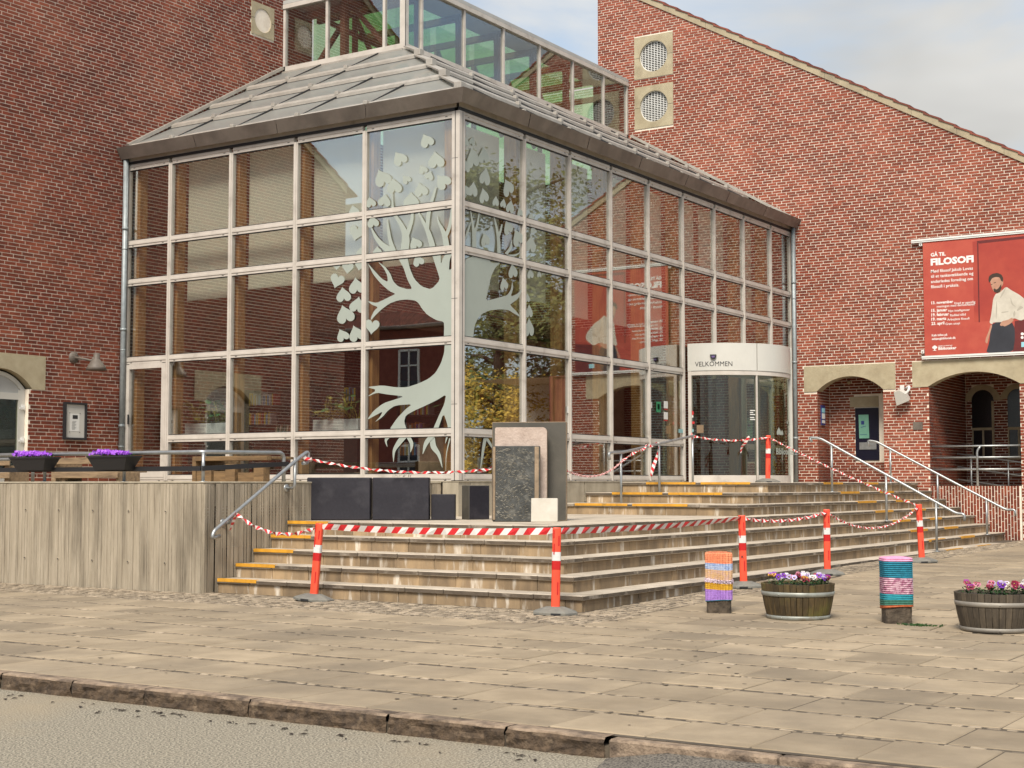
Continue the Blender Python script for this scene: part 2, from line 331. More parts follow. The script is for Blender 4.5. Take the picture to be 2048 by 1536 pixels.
# dark asphalt wedge in front of the dropped kerb
mb = MB()
NX = 40
for i in range(NX):
    xa, xb = 8.86+i*.35, 8.86+(i+1)*.35
    def row(x):
        k = sstep((x-8.86)/.25); jj = .03*math.sin(x*9)
        return [(x+.0, KY+.012+jj*.2, .058*k-.036), (x+.12+.1*math.sin(x*5), KY-.45, .02*k-.036), (x+.30+.05*math.sin(x*7), KY-.95+.05*jj, -.036)]
    a, b = row(xa), row(xb)
    for j in range(2): mb.face([a[j], a[j+1], b[j+1], b[j]], smooth=True)
    mb.face([a[2], (xa+1.5, -14.5, -.036), (xb+1.5, -14.5, -.036), b[2]])
tag(mb.build('asphalt_patch', M_['asphalt2']), kind='structure')
# litter of leaves along the gutter
mb = MB()
for i in range(70):
    x = R.uniform(3.4, 8.6); y = KY-.16-abs(R.gauss(0,.10)); s_ = R.uniform(.006,.02); a = R.uniform(0,3)
    c_, n_ = math.cos(a)*s_*1.8, math.sin(a)*s_*1.8
    mb.face([(x-c_, y-n_, -.036), (x+n_*.4, y-c_*.4, -.03), (x+c_, y+n_, -.034), (x-n_*.4, y+c_*.4, -.029)])
tag(mb.build('leaf_litter', M_['soil']), 'dark leaf litter lying in the gutter below the kerb', 'litter', kind='stuff')

pav = MB()
ys = [KY+.1, -4.9, -3.2, -.4, 3, 7.9, 13, 15]
for i in range(len(ys)-1):
    a, b = ys[i], ys[i+1]
    pav.face([(-40,a,gz(a)-.0055),(40,a,gz(a)-.0055),(40,b,gz(b)-.0055),(-40,b,gz(b)-.0055)])
pavement = pav.build('pavement', M_['joint']); tag(pavement, kind='structure')
# slabs laid in rows, a strip of setts between rows
X1 = 4.93
def flank(k): return 2.83+.30*(8-k)
def front(k): return -4.78+.32*(k-1) if k <= 5 else {6: 2.45, 7: 3.74, 8: 5.03}[k]
slabs = []
y = KY+.155; row = 0; rows = []
while y < 13.0:
    h = .565 if row % 7 != 3 else .52
    rows.append((y, y+h)); row += 1; y += h+.085
for ri, (ya, yb) in enumerate(rows):
    x = -13 + R.uniform(0, .5)
    while x < 17:
        wd = R.choice((.56,.56,.60,.60,.68))
        a, b = x, x+wd-.008
        x += wd
        if yb > -5.72 and a < 5.55:
            if ya > -4.9 or yb > -5.0 or True:
                if b < 5.55: continue
                a = max(a, 5.55)
        if b-a < .06: continue
        slabs.append((a, b, ya, yb))
def slab_mesh(mb, a, b, ya, yb, dz):
    n0 = len(mb.v); mb.bbox(a, b, ya, yb, -.025, 0, .006)
    tx, ty = max(-.005, min(.005, R.gauss(0, .0028))), max(-.005, min(.005, R.gauss(0, .003)))
    for v in mb.v[n0:]:
        v.z += gz(v.y) + dz + (v.x-(a+b)/2)*tx + (v.y-(ya+yb)/2)*ty
def pxarea(p):
    x, y_, z = proj(p); 
    return -1 if z < 1 or x < -40 or x > 2090 or y_ > 1580 else 1/z**3
slabs.sort(key=lambda s: -pxarea(((s[0]+s[1])/2, (s[2]+s[3])/2, .07)))
rest = MB()
for i, s in enumerate(slabs):
    dz = max(-.002, min(.004, R.gauss(0, .0018)))
    if i < 300:
        mb = MB(); slab_mesh(mb, *s, dz); mb.build('paving_slab', M_['slab'], pavement)
    else: slab_mesh(rest, *s, dz)
rest.build('paving_slab_field', M_['slab'], pavement, kind='stuff')
st = MB()
def sett(mb, x, y, w_, d_, h_=.0):
    z = gz(y)+h_
    j = lambda: R.uniform(-.006, .006)
    mb.mesh([(x+j(),y+j(),z-.03),(x+w_+j(),y+j(),z-.03),(x+w_+j(),y+d_+j(),z-.03),(x+j(),y+d_+j(),z-.03),
             (x+.008+j(),y+.006+j(),z+j()*.4),(x+w_-.008+j(),y+.006+j(),z+j()*.4),(x+w_-.008+j(),y+d_-.006+j(),z+j()*.4),(x+.008+j(),y+d_-.006+j(),z+j()*.4)],
            [(4,5,6,7),(0,1,5,4),(1,2,6,5),(2,3,7,6),(3,0,4,7)])
for ri in range(len(rows)-1):
    ya = rows[ri][1]+.012
    x = -3.5
    while x < 13:
        w_ = R.uniform(.09,.13)
        if not (ya > -5.3 and x < 5.5) and proj((x,ya,.07))[0] < 2100 and (R.random() > .03):
            sett(st, x, ya+.016, w_-.02, .045, -.001-R.random()*.005)
        x += w_
st.build('sett_strips', M_['sett'], pavement, kind='stuff')
YB0 = max(s_[3] for s_ in slabs if s_[0] < 4)+.012
st = MB()
x = -6.0
while x < 5.6:                       # sett band under the wall and the steps
    yy = YB0
    while yy < -4.86:
        wd = R.uniform(.085,.12)
        sett(st, x, yy, wd-.012, .084, R.uniform(-.004,.005)); yy += .096
    x += .105
yy = -4.9
while yy < 13.0:
    x = 4.95
    while x < 5.52:
        sett(st, x, yy, .087, .088, R.uniform(-.004,.004)); x += .098
    yy += .1
st.build('sett_band', M_['sett'], pavement, kind='stuff')
mb = MB()
for i in range(170):
    x, y_ = R.uniform(-4, 13), R.uniform(KY+.2, -4.6); r = R.uniform(.008,.022)
    if y_ > -5.8 and x < 5.5: continue
    mb.face([(x+r*(1+.3*math.sin(k*2+i))*math.cos(k*.785), y_+r*math.sin(k*.785), gz(y_)+.0045) for k in range(8)])
tag(mb.build('gum_spots', M_['joint'], pavement), kind='stuff')
# kerb stones
kerb = MB(); kerb.box(-60, 60, KY+.02, KY+.13, -.2, .02); kerb = kerb.build('kerb', M_['joint']); tag(kerb, kind='structure')
ks = [-14,-13,-12.1,-11,-9.9,-9,-8,-7.1,-6,-5,-4,-3.1,-2,-1,0,.9,1.8,2.6,3.3,3.96,4.70,5.40,6.32,7.40,8.22,8.85]
for i in range(len(ks)-1):
    a, b = ks[i]+.003, ks[i+1]-.003
    if b < 1: continue
    mb = MB(); nx = max(8, int((b-a)/.035)); nz_ = 6; nt_ = 3
    # rough split front face, then the top
    prof = [(KY, -.08+.145*k/nz_) for k in range(nz_+1)] + [(KY+.015+.115*k/nt_, .068) for k in range(nt_+1)]
    base = len(mb.v)
    for q in range(nx+1):
        for k, (py, pz) in enumerate(prof):
            px_ = a+(b-a)*q/nx
            nn = mnoise.noise(Vector((px_*14, k*.9, i*3.3))); n2 = mnoise.noise(Vector((px_*5, k*.35, i*7.7+50)))
            if k <= nz_: o = Vector((0, nn*.016+n2*.014+(.008 if k == nz_ else 0), (-.008 if k == nz_ else 0)))
            else: o = Vector((0, n2*.004, nn*.003))
            if q in (0, nx): o += Vector(((.004 if q == 0 else -.004), .008, 0))
            mb.v.append(Vector((px_, py, pz))+o)
    P = len(prof)
    for q in range(nx):
        for k in range(P-1):
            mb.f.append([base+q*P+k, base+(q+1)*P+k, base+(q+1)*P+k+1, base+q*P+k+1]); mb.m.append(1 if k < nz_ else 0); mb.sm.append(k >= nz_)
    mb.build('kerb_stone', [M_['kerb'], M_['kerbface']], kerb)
x = 8.86
while x < 13.2:                      # dropped kerb, flush with the asphalt
    b = x+R.uniform(.8,1.1); mb = MB(); mb.bbox(x+.004, b-.004, KY+.015, KY+.13, -.1, .062, .012); mb.build('kerb_stone', M_['kerb'], kerb); x = b
# weeds by the second bollard
mb = MB()
for i in range(120):
    x, y_ = R.gauss(8.36, .09), R.gauss(-4.42, .03); z = gz(y_); a = R.uniform(0, 6.3); l_ = R.uniform(.02,.05)
    mb.face([(x,y_,z-.01),(x+.012*math.cos(a),y_+.012*math.sin(a),z+l_*.4),(x+l_*math.cos(a+.4),y_+l_*math.sin(a+.4),z+l_*.5)])
tag(mb.build('weeds', M_['leaf']), 'tuft of green weeds beside the teal knitted bollard', 'weeds', kind='stuff')

# ------------------------------------------------------------------ steps
FL = 1.43
def lev(k): return FL-.17*(8-k)
stairs = MB(); 
stairs_root = bpy.data.objects.new('stairs', None); COL.objects.link(stairs_root); stairs_root.location = (2, 0, .07)
tag(stairs_root, kind='structure')
core = MB()
YB = 13.06
for k in range(1, 9):
    zb = lev(k-1)-.2 if k > 1 else -.1
    xl = -.285 if k <= 5 else .03
    core.box(xl, flank(k)-.06-.0007*k, front(k)+.06+.0007*k, YB, zb, lev(k)-.052-.0003*k)
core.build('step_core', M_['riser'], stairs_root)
TH = .05
for k in range(1, 9):
    z1 = lev(k); z0 = z1-TH; f = front(k); fx = flank(k); zr0 = lev(k-1)-.004 if k > 1 else .0
    dep = .40
    xl = -.29 if k <= 5 else .03
    def tread(a, b, c, d):
        mb = MB(); n0 = len(mb.v); mb.bbox(a, b, c, d, z0, z1, .007)
        tz = R.gauss(0, .0014)
        for v in mb.v[n0:]: v.z += tz
        # lighter upper face, darker edge and bottom faces
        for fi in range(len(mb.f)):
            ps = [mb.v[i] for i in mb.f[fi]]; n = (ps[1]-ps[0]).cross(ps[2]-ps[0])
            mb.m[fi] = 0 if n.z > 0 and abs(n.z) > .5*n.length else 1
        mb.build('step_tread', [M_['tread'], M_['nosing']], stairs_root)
    x = xl; first = True
    while x < fx-.02:                      # front run
        b = min(x+R.uniform(.52,.62), fx)
        if fx-b < .25: b = fx
        if b == fx: tread(x+.003, b, f, f+dep)
        else: tread(x+.003, b-.003, f, f+dep)
        x = b
    yy = f+dep+.004
    while yy < YB-.02:                     # flank run
        b = min(yy+R.uniform(.95,1.1), YB)
        if YB-b < .4: b = YB
        tread(fx-dep, fx+R.gauss(0,.003), yy, b-.005); yy = b
    # risers
    def riser(a, b, c, d):
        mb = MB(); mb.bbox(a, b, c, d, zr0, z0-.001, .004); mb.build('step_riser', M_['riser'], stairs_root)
    x = xl+.002; o = .03; x += 0
    while x < fx-o-.02:
        b = min(x+R.uniform(.5,.6), fx-o)
        if fx-o-b < .2: b = fx-o
        riser(x+.002, b-.002, f+o+R.gauss(0,.002), f+o+.05); x = b
    yy = f+o+.052
    while yy < YB-.02:
        b = min(yy+R.uniform(.52,.62), YB)
        if YB-b < .25: b = YB
        riser(fx-o-.05, fx-o+R.gauss(0,.002), yy+.002, b-.002); yy = b
# platform and landing floor behind the edge stones
def floor_patch(x0, x1, y0, y1, z):
    mb = MB(); x = x0
    while x < x1-.05:
        b = min(x+.6, x1); y_ = y0
        while y_ < y1-.05:
            c = min(y_+.6, y1); mb.bbox(x+.003, b-.003, y_+.003, c-.003, z-.03, z+R.gauss(0,.001)-.002, .004); y_ = c
        x = b
    mb.build('landing_paving', M_['tread'], stairs_root, kind='stuff')
floor_patch(-.28, flank(5)-.405, front(5)+.405, front(6)+.05, lev(5))
for k in (6, 7): floor_patch(.03, flank(k)-.405, front(k)+.405, front(k+1)+.05, lev(k))
floor_patch(.03, flank(8)-.405, front(8)+.405, YB, FL)
# yellow contrast strips on the nosings
def strip(a, b, c, d, z):
    mb = MB(); mb.box(a, b, c, d, z-.034, z+.005); mb.build('contrast_strip', M_['yellow'], stairs_root)
for k in range(1, 6): strip(-.27, .36+.01*k, front(k)-.004, front(k)+.05, lev(k))
for k, (a, b, c, d) in {8: (.52,1.48,1.58,2.5), 7: (.55,1.5,1.61,2.58), 6: (.58,1.54,1.63,2.59)}.items():
    strip(a, b, front(k)-.004, front(k)+.05, lev(k)); strip(c, d, front(k)-.004, front(k)+.05, lev(k))
for k in range(1, 9):
    o = .06*(8-k)
    for a, b in ((7.56+o, 8.54+o), (9.7+o*.6, 10.52+o*.8)): strip(flank(k)-.05, flank(k)+.004, a, b, lev(k))

# ------------------------------------------------------------------ board-marked concrete wall and terrace
cw = thing('concrete_wall', 'board-marked grey concrete retaining wall at the left of the steps', 'wall', (-3, -4.9, .07))
def boards(mb, p0, p1, z0, z1, nrm):
    'vertical board marks from p0 to p1 (2d), outward normal nrm'
    d = Vector((p1[0]-p0[0], p1[1]-p0[1])); l = d.length; d.normalize(); s = 0
    while s < l-1e-4:
        e = min(s+R.choice((.035,.05,.06,.07,.09)), l); o = R.gauss(.004, .0028)
        cols = []
        for q, oo in ((s, o), (e-.006 if e < l else e, o), (e-.003, -.008)):
            cols.append((p0[0]+d.x*q+nrm[0]*oo, p0[1]+d.y*q+nrm[1]*oo))
        n = len(mb.v)
        for c in cols: mb.v += [Vector((c[0], c[1], z0)), Vector((c[0], c[1], z1))]
        c0 = (p0[0]+d.x*s+nrm[0]*o, p0[1]+d.y*s+nrm[1]*o)
        mb.f += [[n, n+2, n+3, n+1], [n+2, n+4, n+5, n+3]]; mb.m += [0, 0]; mb.sm += [False, False]
        s = e
CX = -.30
mb = MB(); boards(mb, (-12, -5), (CX-.015, -5), -.05, FL-.022, (0,-1)); boards(mb, (CX, -4.985), (CX, -.02), -.05, FL-.022, (1,0))
mb.face([(CX-.015,-5.004,-.05),(CX+.004,-4.985,-.05),(CX+.004,-4.985,FL-.022),(CX-.015,-5.004,FL-.022)])
for zz in (.42, 1.06):
    for i in range(11):
        x = -.95-i*.66; n = 12                      # formwork tie holes: shallow rimmed cones
        for k in range(n):
            a, b = 2*math.pi*k/n, 2*math.pi*(k+1)/n; r0, r1, r2 = .022, .017, .012
            P = lambda r, t, yq: (x+r*math.cos(t), yq, zz+r*math.sin(t))
            mb.face([P(r0,a,-5.001),P(r1,a,-5.013),P(r1,b,-5.013),P(r0,b,-5.001)][::-1]); mb.face([P(r1,a,-5.013),P(r2,a,-5.012),P(r2,b,-5.012),P(r1,b,-5.013)][::-1])
        mb.face([(x+.014*math.cos(2*math.pi*k/n), -5.012, zz+.014*math.sin(2*math.pi*k/n)) for k in range(n)], 1)
mb.build('cast_face', [M_['concrete'], M_['zincdark']], cw)
mb = MB(); mb.box(-12, CX-.01, -4.985, -4.7, FL-.3, FL-.020); mb.box(CX-.3, CX-.012, -4.7, -.02, FL-.3, FL-.020)
mb.bbox(-12, CX+.008, -5.012, -4.72, FL-.020, FL+.004, .008); mb.bbox(CX-.28, CX+.008, -4.715, -.02, FL-.020, FL+.004, .008); mb.build('wall_cap', M_['plinth'], cw)
mb = MB(); mb.face([(-7.3,-4.72,FL-.01),(CX-.28,-4.72,FL-.01),(CX-.28,.05,FL-.01),(-7.3,.05,FL-.01)]); mb.face([(-12,-4.72,FL-.01),(-7.3,-4.72,FL-.01),(-7.3,-3.3,FL-.01),(-12,-3.3,FL-.01)])
tag(mb.build('terrace', M_['slab']), kind='structure')

# ------------------------------------------------------------------ brick walls
BL, BC, BJ = .2285, .0632, .0145
OFFS = (0, .5, .25, .75)
def brick_course_cells(intervals_fn, z0, z1, phase=0, corner_half=True):
    out = []
    r0 = math.floor(z0/BC); r1 = math.ceil(z1/BC)
    for r in range(r0, r1):
        va, vb = r*BC, r*BC+BC-BJ
        if vb > z1 or va < z0-1e-6: continue
        for (a, b) in intervals_fn(va, vb):
            o = (OFFS[r % 4]+phase)*BL
            i = math.floor((a-o)/BL)
            while o+i*BL < b:
                ua, ub = max(o+i*BL, a), min(o+(i+1)*BL-BJ, b)
                if ub-ua > .028: out.append((ua, ub, va, vb))
                i += 1
    return out
def sub_intervals(base, holes):
    res = [base]
    for (h0, h1) in holes:
        nr = []
        for (a, b) in res:
            if h1 <= a or h0 >= b: nr.append((a, b)); continue
            if h0 > a: nr.append((a, h0))
            if h1 < b: nr.append((h1, b))
        res = nr
    return res
_pool = {}
def lay_bricks(cells, fn, parent, material, view=True, limit=300, depth=.012):
    'fn(u, v, d) -> world point; the 300 that show largest become objects of their own'
    def area(c):
        x, y, z = proj(fn((c[0]+c[1])/2, (c[2]+c[3])/2, 0))
        if z < 1 or not (-5 < x < 2053 and -5 < y < 1541): return -1
        return (c[1]-c[0])/z**2
    def shape(mb, c):
        ua, ub, va, vb = c; d = .0005+R.random()*.0035; j = lambda: R.uniform(-.0016, .0016)
        q = [(ua+j(), va+j()), (ub+j(), va+j()), (ub+j(), vb+j()), (ua+j(), vb+j())]
        vs = [fn(u, v, -depth) for u, v in q] + [fn(u, v, d+R.uniform(-.0008,.0008)) for u, v in q]
        mb.mesh(vs, [(4,5,6,7),(0,1,5,4),(1,2,6,5),(2,3,7,6),(3,0,4,7)])
    cells = sorted(cells, key=lambda c: -area(c))
    for c in cells[:limit]:
        mb = MB(); shape(mb, c); mb.build('brick', material, parent)
    rest = MB()
    for c in cells[limit:]: shape(rest, c)
    if rest.f: rest.build('brickwork', material, parent, kind='stuff')
def backing(mb, strips, fn, d=-.0035, mi=0):
    'strips: (v0, v1, [(a0, b0, a1, b1)]) bottom and top intervals'
    for v0, v1, ivs in strips:
        for a0, b0, a1, b1 in ivs: mb.face([fn(a0,v0,d), fn(b0,v0,d), fn(b1,v1,d), fn(a1,v1,d)], mi)

SL = .565
# ---- left wing: wall in the plane x = -7.25, u = y, facing +x
AX = -7.25
fA = lambda u, v, d: Vector((AX+d, u, v))
def topA(u): return 7.72+(u+6.1)*SL
A0, A1 = -6.1, 5.0
ventA = (3.16, 3.82, 10.33, 10.99)
dA0, dA1, dAz = -3.22, -2.03, 2.97
lA = (-3.53, -1.71, 2.97, 3.535)
def ivA(va, vb):
    lo = A0
    if vb > 7.72: lo = max(A0, (vb-7.72)/SL-6.1)
    h = []
    if vb > lA[2] and va < lA[3]: h.append((lA[0]-.006, lA[1]+.006))
    elif va < dAz: h.append((dA0, dA1))
    if vb > ventA[2]-.005 and va < ventA[3]+.005: h.append((ventA[0]-.006, ventA[1]+.006))
    hi = 13.0 if vb < 8.9 else A1
    return sub_intervals((lo, hi), h)
bA = thing('brick_building', 'tall dark red brick wing at the left with an arched glass door', 'building', (-8, -1, 1.43))
mb = MB()
strips = [(0, 1.43, [(A0,13.12,A0,13.12)]), (1.43, 2.97, [(A0,dA0,A0,dA0),(dA1,13.12,dA1,13.12)]), (2.97, 3.535, [(A0,-3.3,A0,-3.3),(-1.95,13.12,-1.95,13.12)]), (3.535, 7.72, [(A0,13.12,A0,13.12)]),
          (7.72, 8.9, [(A0,13.12,(8.9-7.72)/SL-6.1,13.12)]), (8.9, topA(A1), [((8.9-7.72)/SL-6.1,A1,A1-.01,A1)])]
backing(mb, strips, fA)
mb.face([fA(dA1,1.43,-.008), fA(dA1,2.97,-.008), fA(dA1,2.97,-.16), fA(dA1,1.43,-.16)]); mb.face([fA(dA0,1.43,-.008), fA(dA0,1.43,-.16), fA(dA0,2.97,-.16), fA(dA0,2.97,-.008)])
# return faces of the wing behind the wall
mb.face([fA(A1,8.9,-.008), fA(A1,topA(A1),-.008), fA(A1,topA(A1),-8), fA(A1,8.9,-8)]); mb.face([fA(A0,0,-.008), fA(A0,0,-8), fA(A0,7.72,-8), fA(A0,7.72,-.008)])
wallA = mb.build('wall', M_['mortar'], bA)
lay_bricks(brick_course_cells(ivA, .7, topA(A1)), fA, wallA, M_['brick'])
def slope_roof(parent, fn, u0, u1, top, back, over):
    n = 34; mb = MB()
    for i in range(n):                     # tile courses stepping up the verge
        a = u0+(u1-u0)*i/n; b = u0+(u1-u0)*(i+1)/n+.05*(1 if u1 > u0 else -1)
        za, zb = top(a)+.09, top(b)+.05
        p = [fn(a, za, over), fn(b, zb, over), fn(b, zb, -back), fn(a, za, -back)]
        q = [v+Vector((0,0,-.035)) for v in p]
        mb.mesh(p+q, [(0,1,2,3),(4,7,6,5),(0,4,5,1),(3,2,6,7),(0,3,7,4),(1,5,6,2)])
    return mb.build('roof', M_['tile'], parent)
slope_roof(bA, fA, A0-.35, A1, topA, 8, .05)
def coping(parent, fn, u0, u1, top, mt):
    mb = MB(); n = 11
    for i in range(n):
        a = u0+(u1-u0)*i/n; b = u0+(u1-u0)*(i+1)/n; b2 = b-(b-a)*.006
        mb.prism([(a, top(a)-.12), (b2, top(b2)-.12), (b2, top(b2)+.045), (a, top(a)+.045)], -.02, .03, 0, fn)
    mb.build('verge_coping', mt, parent)
coping(bA, fA, A0, A1, topA, M_['sand'])
# eaves gutter of the wing (white), shows only as a reflection
mb = MB(); mb.box(AX-8, AX+.12, A0-.55, A0-.38, 7.28, 7.45); mb.build('eaves_gutter', M_['white'], bA)

def arc_pts(c, hw, z0, rise, n=20):
    r = (hw*hw+rise*rise)/(2*rise); zc = z0+rise-r; a = math.asin(hw/r)
    return [(c+r*math.sin(-a+2*a*i/n), zc+r*math.cos(-a+2*a*i/n)) for i in range(n+1)]
def arch_lintel(parent, fn, u0, u1, z0, z1, c, hw, zs, rise, back, mt, d=.012):
    arc = arc_pts(c, hw, zs, rise); mb = MB()
    n = len(arc)
    for dd, flip in ((d, False), (-back, True)):
        def F(ps): mb.face([fn(u, v, dd) for u, v in (ps[::-1] if flip else ps)])
        F([(u0,z0),(arc[0][0],z0),arc[0],(arc[0][0],z1),(u0,z1)]); F([(arc[-1][0],z0),(u1,z0),(u1,z1),(arc[-1][0],z1),arc[-1]])
        for i in range(n-1): F([arc[i], arc[i+1], (arc[i+1][0], z1), (arc[i][0], z1)])
    per = [(u0,z0),(u0,z1),(u1,z1),(u1,z0)]+[(arc[-1][0], z0)]+arc[::-1]+[(arc[0][0], z0)]
    for i in range(len(per)):
        a, b = per[i], per[(i+1) % len(per)]
        mb.face([fn(*a, d), fn(*b, d), fn(*b, -back), fn(*a, -back)])
    return mb.build('arch_lintel', mt, parent)
arch_lintel(bA, fA, *lA, -2.62, .64, 2.975, .31, .14, M_['lintel'])
# arched glass door
dr = MB(); D = -.10
def frameA(u0, u1, z0, z1, d0=D-.05, d1=D, m=dr, mi=0): m.prism([(u0,z0),(u1,z0),(u1,z1),(u0,z1)], d0, d1, mi, fA)
frameA(-2.16, -2.035, 1.435, 2.95); frameA(-3.215, -3.09, 1.435, 2.95); frameA(-3.09, -2.16, 2.79, 2.90); frameA(-3.09, -2.16, 1.435, 1.60)
arc1 = arc_pts(-2.62, .60, 2.95, .30, 20); arc2 = arc_pts(-2.62, .50, 2.95, .235, 20)
for i in range(20): dr.prism([arc2[i], arc2[i+1], arc1[i+1], arc1[i]], D-.05, D, 0, fA)
doorA = dr.build('door', M_['header'], bA)
mb = MB(); mb.prism([(-3.09,1.6),(-2.16,1.6),(-2.16,2.79),(-3.09,2.79)], D-.035, D-.02, 0, fA); mb.build('door_pane', M_['glass_d'], doorA)
mb = MB(); mb.prism(arc2+[(-2.1,2.90),(-3.14,2.90)], D-.035, D-.02, 0, fA); mb.build('fanlight', M_['plaster'], doorA)
for zz in (2.62, 2.08):
    mb = MB(); mb.box(AX+D, AX+D+.02, -2.10, -2.04, zz, zz+.09); mb.box(AX+D+.02, AX+D+.035, -2.16, -2.07, zz+.02, zz+.05); mb.build('hinge', M_['white'], doorA)
mb = MB(); mb.box(AX-3, AX-.3, -3.8, -1.4, 1.43, 3.4); 
mb.f = [f[::-1] for f in mb.f]; mb.build('door_lobby', M_['dark'], bA)

# round ventilators: square concrete surround, round reveal, louvred grille
def ventilator(parent, fn, u0, u1, z0, z1, back=.10):
    c, zc = (u0+u1)/2, (z0+z1)/2; r = (u1-u0)*.365; n = 40; mb = MB()
    cir = [(c+r*math.cos(2*math.pi*i/n), zc+r*math.sin(2*math.pi*i/n)) for i in range(n)]
    def sq(i):
        a = 2*math.pi*i/n; k = (u1-u0)/2/max(abs(math.cos(a)), abs(math.sin(a))); return (c+k*math.cos(a), zc+k*math.sin(a))
    for i in range(n):
        j = (i+1) % n
        mb.face([fn(*cir[i],.012), fn(*sq(i),.012), fn(*sq(j),.012), fn(*cir[j],.012)])
        mb.face([fn(*cir[i],.012), fn(*cir[j],.012), fn(*cir[j],-back), fn(*cir[i],-back)], 0, True)
        mb.face([fn(*sq(i),.012), fn(*sq(i),-back), fn(*sq(j),-back), fn(*sq(j),.012)])
    v = mb.build('ventilator', M_['lintel'], parent)
    mb = MB(); mb.prism([(u0-.001,zc-.004),(c-r,zc-.004),(c-r,zc+.004),(u0-.001,zc+.004)], .0, .0135, 0, fn); mb.prism([(c+r,zc-.004),(u1+.001,zc-.004),(u1+.001,zc+.004),(c+r,zc+.004)], .0, .0135, 0, fn); mb.build('joint', M_['zincdark'], v)
    mb = MB()
    mb.face([fn(u, w_, -back+.004) for u, w_ in cir], 1)
    r2 = r*.985; m_ = 17
    for i in range(m_):
        za = zc-r2+2*r2*(i+.12)/m_; zb = zc-r2+2*r2*(i+.72)/m_
        hw = math.sqrt(max(0, r2*r2-max(abs(za-zc), abs(zb-zc))**2))
        if hw < .03: continue
        mb.mesh([fn(c-hw,za,-back+.05), fn(c+hw,za,-back+.05), fn(c+hw,zb,-back+.012), fn(c-hw,zb,-back+.012), fn(c-hw,za-.006,-back+.045), fn(c+hw,za-.006,-back+.045)], [(0,1,2,3),(4,5,1,0)])
    for k in range(-4, 5):
        u = c+k*r2/4.6; hh = math.sqrt(max(0, r2*r2-(u-c)**2)); mb.prism([(u-.006,zc-hh),(u+.006,zc-hh),(u+.006,zc+hh),(u-.006,zc+hh)], -back+.048, -back+.056, 0, fn)
    for i in range(n):
        a, b = 2*math.pi*i/n, 2*math.pi*(i+1)/n
        mb.face([fn(c+r*math.cos(a),zc+r*math.sin(a),-back+.06), fn(c+r*math.cos(b),zc+r*math.sin(b),-back+.06), fn(c+r*.95*math.cos(b),zc+r*.95*math.sin(b),-back+.06), fn(c+r*.95*math.cos(a),zc+r*.95*math.sin(a),-back+.06)][::-1])
    mb.build('louvre_grille', [M_['white'], M_['dark']], v)
ventilator(bA, fA, *ventA)

# ---- right wing: wall in the plane y = 13.1, u = x, facing -y
BY = 13.10
fB = lambda u, v, d: Vector((u, BY-d, v))
def topB(u): return 7.86+(5.75-u)*SL
B0, B1 = -4.99, 5.75
lB1 = (.275, 2.36, 3.455, 4.02); lB2 = (2.735, 5.32, 3.475, 4.02)
oB1 = (.575, 2.085); oB2 = (3.08, 4.975)
vB = [(-3.97,-2.935,11.2,12.215), (-3.97,-2.935,9.975,10.985)]
def ivB(va, vb):
    hi = B1
    if vb > 7.86: hi = min(B1, 5.75-(vb-7.86)/SL)
    h = []
    for l_, o_ in ((lB1, oB1), (lB2, oB2)):
        if vb > l_[2] and va < l_[3]: h.append((l_[0]-.006, l_[1]+.006))
        elif va < l_[2] and (vb > FL-.02 or o_ is oB2): h.append(o_)
    for v_ in vB:
        if vb > v_[2]-.004 and va < v_[3]+.004: h.append((v_[0]-.006, v_[1]+.006))
    lo = -7.2 if vb < 8.9 else B0
    return sub_intervals((lo, hi), h)
bB = thing('brick_building', 'red brick wing with a long sloping verge, two round vents and two arches', 'building', (0, 14, 1.43))
mb = MB()
W0 = -7.25
strips = [(-.1, FL, [(W0,oB2[0],W0,oB2[0]),(oB2[1],B1,oB2[1],B1)]), (FL, 3.455, [(W0,oB1[0],W0,oB1[0]),(oB1[1],oB2[0],oB1[1],oB2[0]),(oB2[1],B1,oB2[1],B1)]),
          (3.455, 4.02, [(W0,.4,W0,.4),(2.2,2.9,2.2,2.9),(5.15,B1,5.15,B1)]), (4.02, 7.86, [(W0,B1,W0,B1)]),
          (7.86, 8.9, [(W0,B1,W0,5.75-(8.9-7.86)/SL)])]
zt = [8.9, 9.975, 10.985, 11.2, 12.215, topB(B0)]
for i in range(5):
    a, b = zt[i], zt[i+1]; e = lambda z: 5.75-(z-7.86)/SL
    if i in (1, 3): strips.append((a, b, [(B0,-3.9,B0,-3.9),(-3.0,e(a),-3.0,e(b))]))
    else: strips.append((a, b, [(B0,e(a),B0,max(e(b),B0+.01))]))
backing(mb, strips, fB)
mb.face([fB(B0,8.9,-.008), fB(B0,8.9,-10), fB(B0,topB(B0),-10), fB(B0,topB(B0),-.008)]); mb.face([fB(B1,0,-.008), fB(B1,7.86,-.008), fB(B1,7.86,-10), fB(B1,0,-10)])
wallB = mb.build('wall', M_['mortar'], bB)
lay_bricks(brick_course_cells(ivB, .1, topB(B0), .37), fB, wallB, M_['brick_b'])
slope_roof(bB, fB, B1+.35, B0-.1, topB, 10, .05)
coping(bB, fB, B1, B0, topB, M_['sand'])
arch_lintel(bB, fB, *lB1, 1.33, .755, 3.46, .31, .30, M_['lintel']); arch_lintel(bB, fB, *lB2, 4.03, .955, 3.48, .28, .30, M_['lintel'])
for v_ in vB: ventilator(bB, fB, *v_)
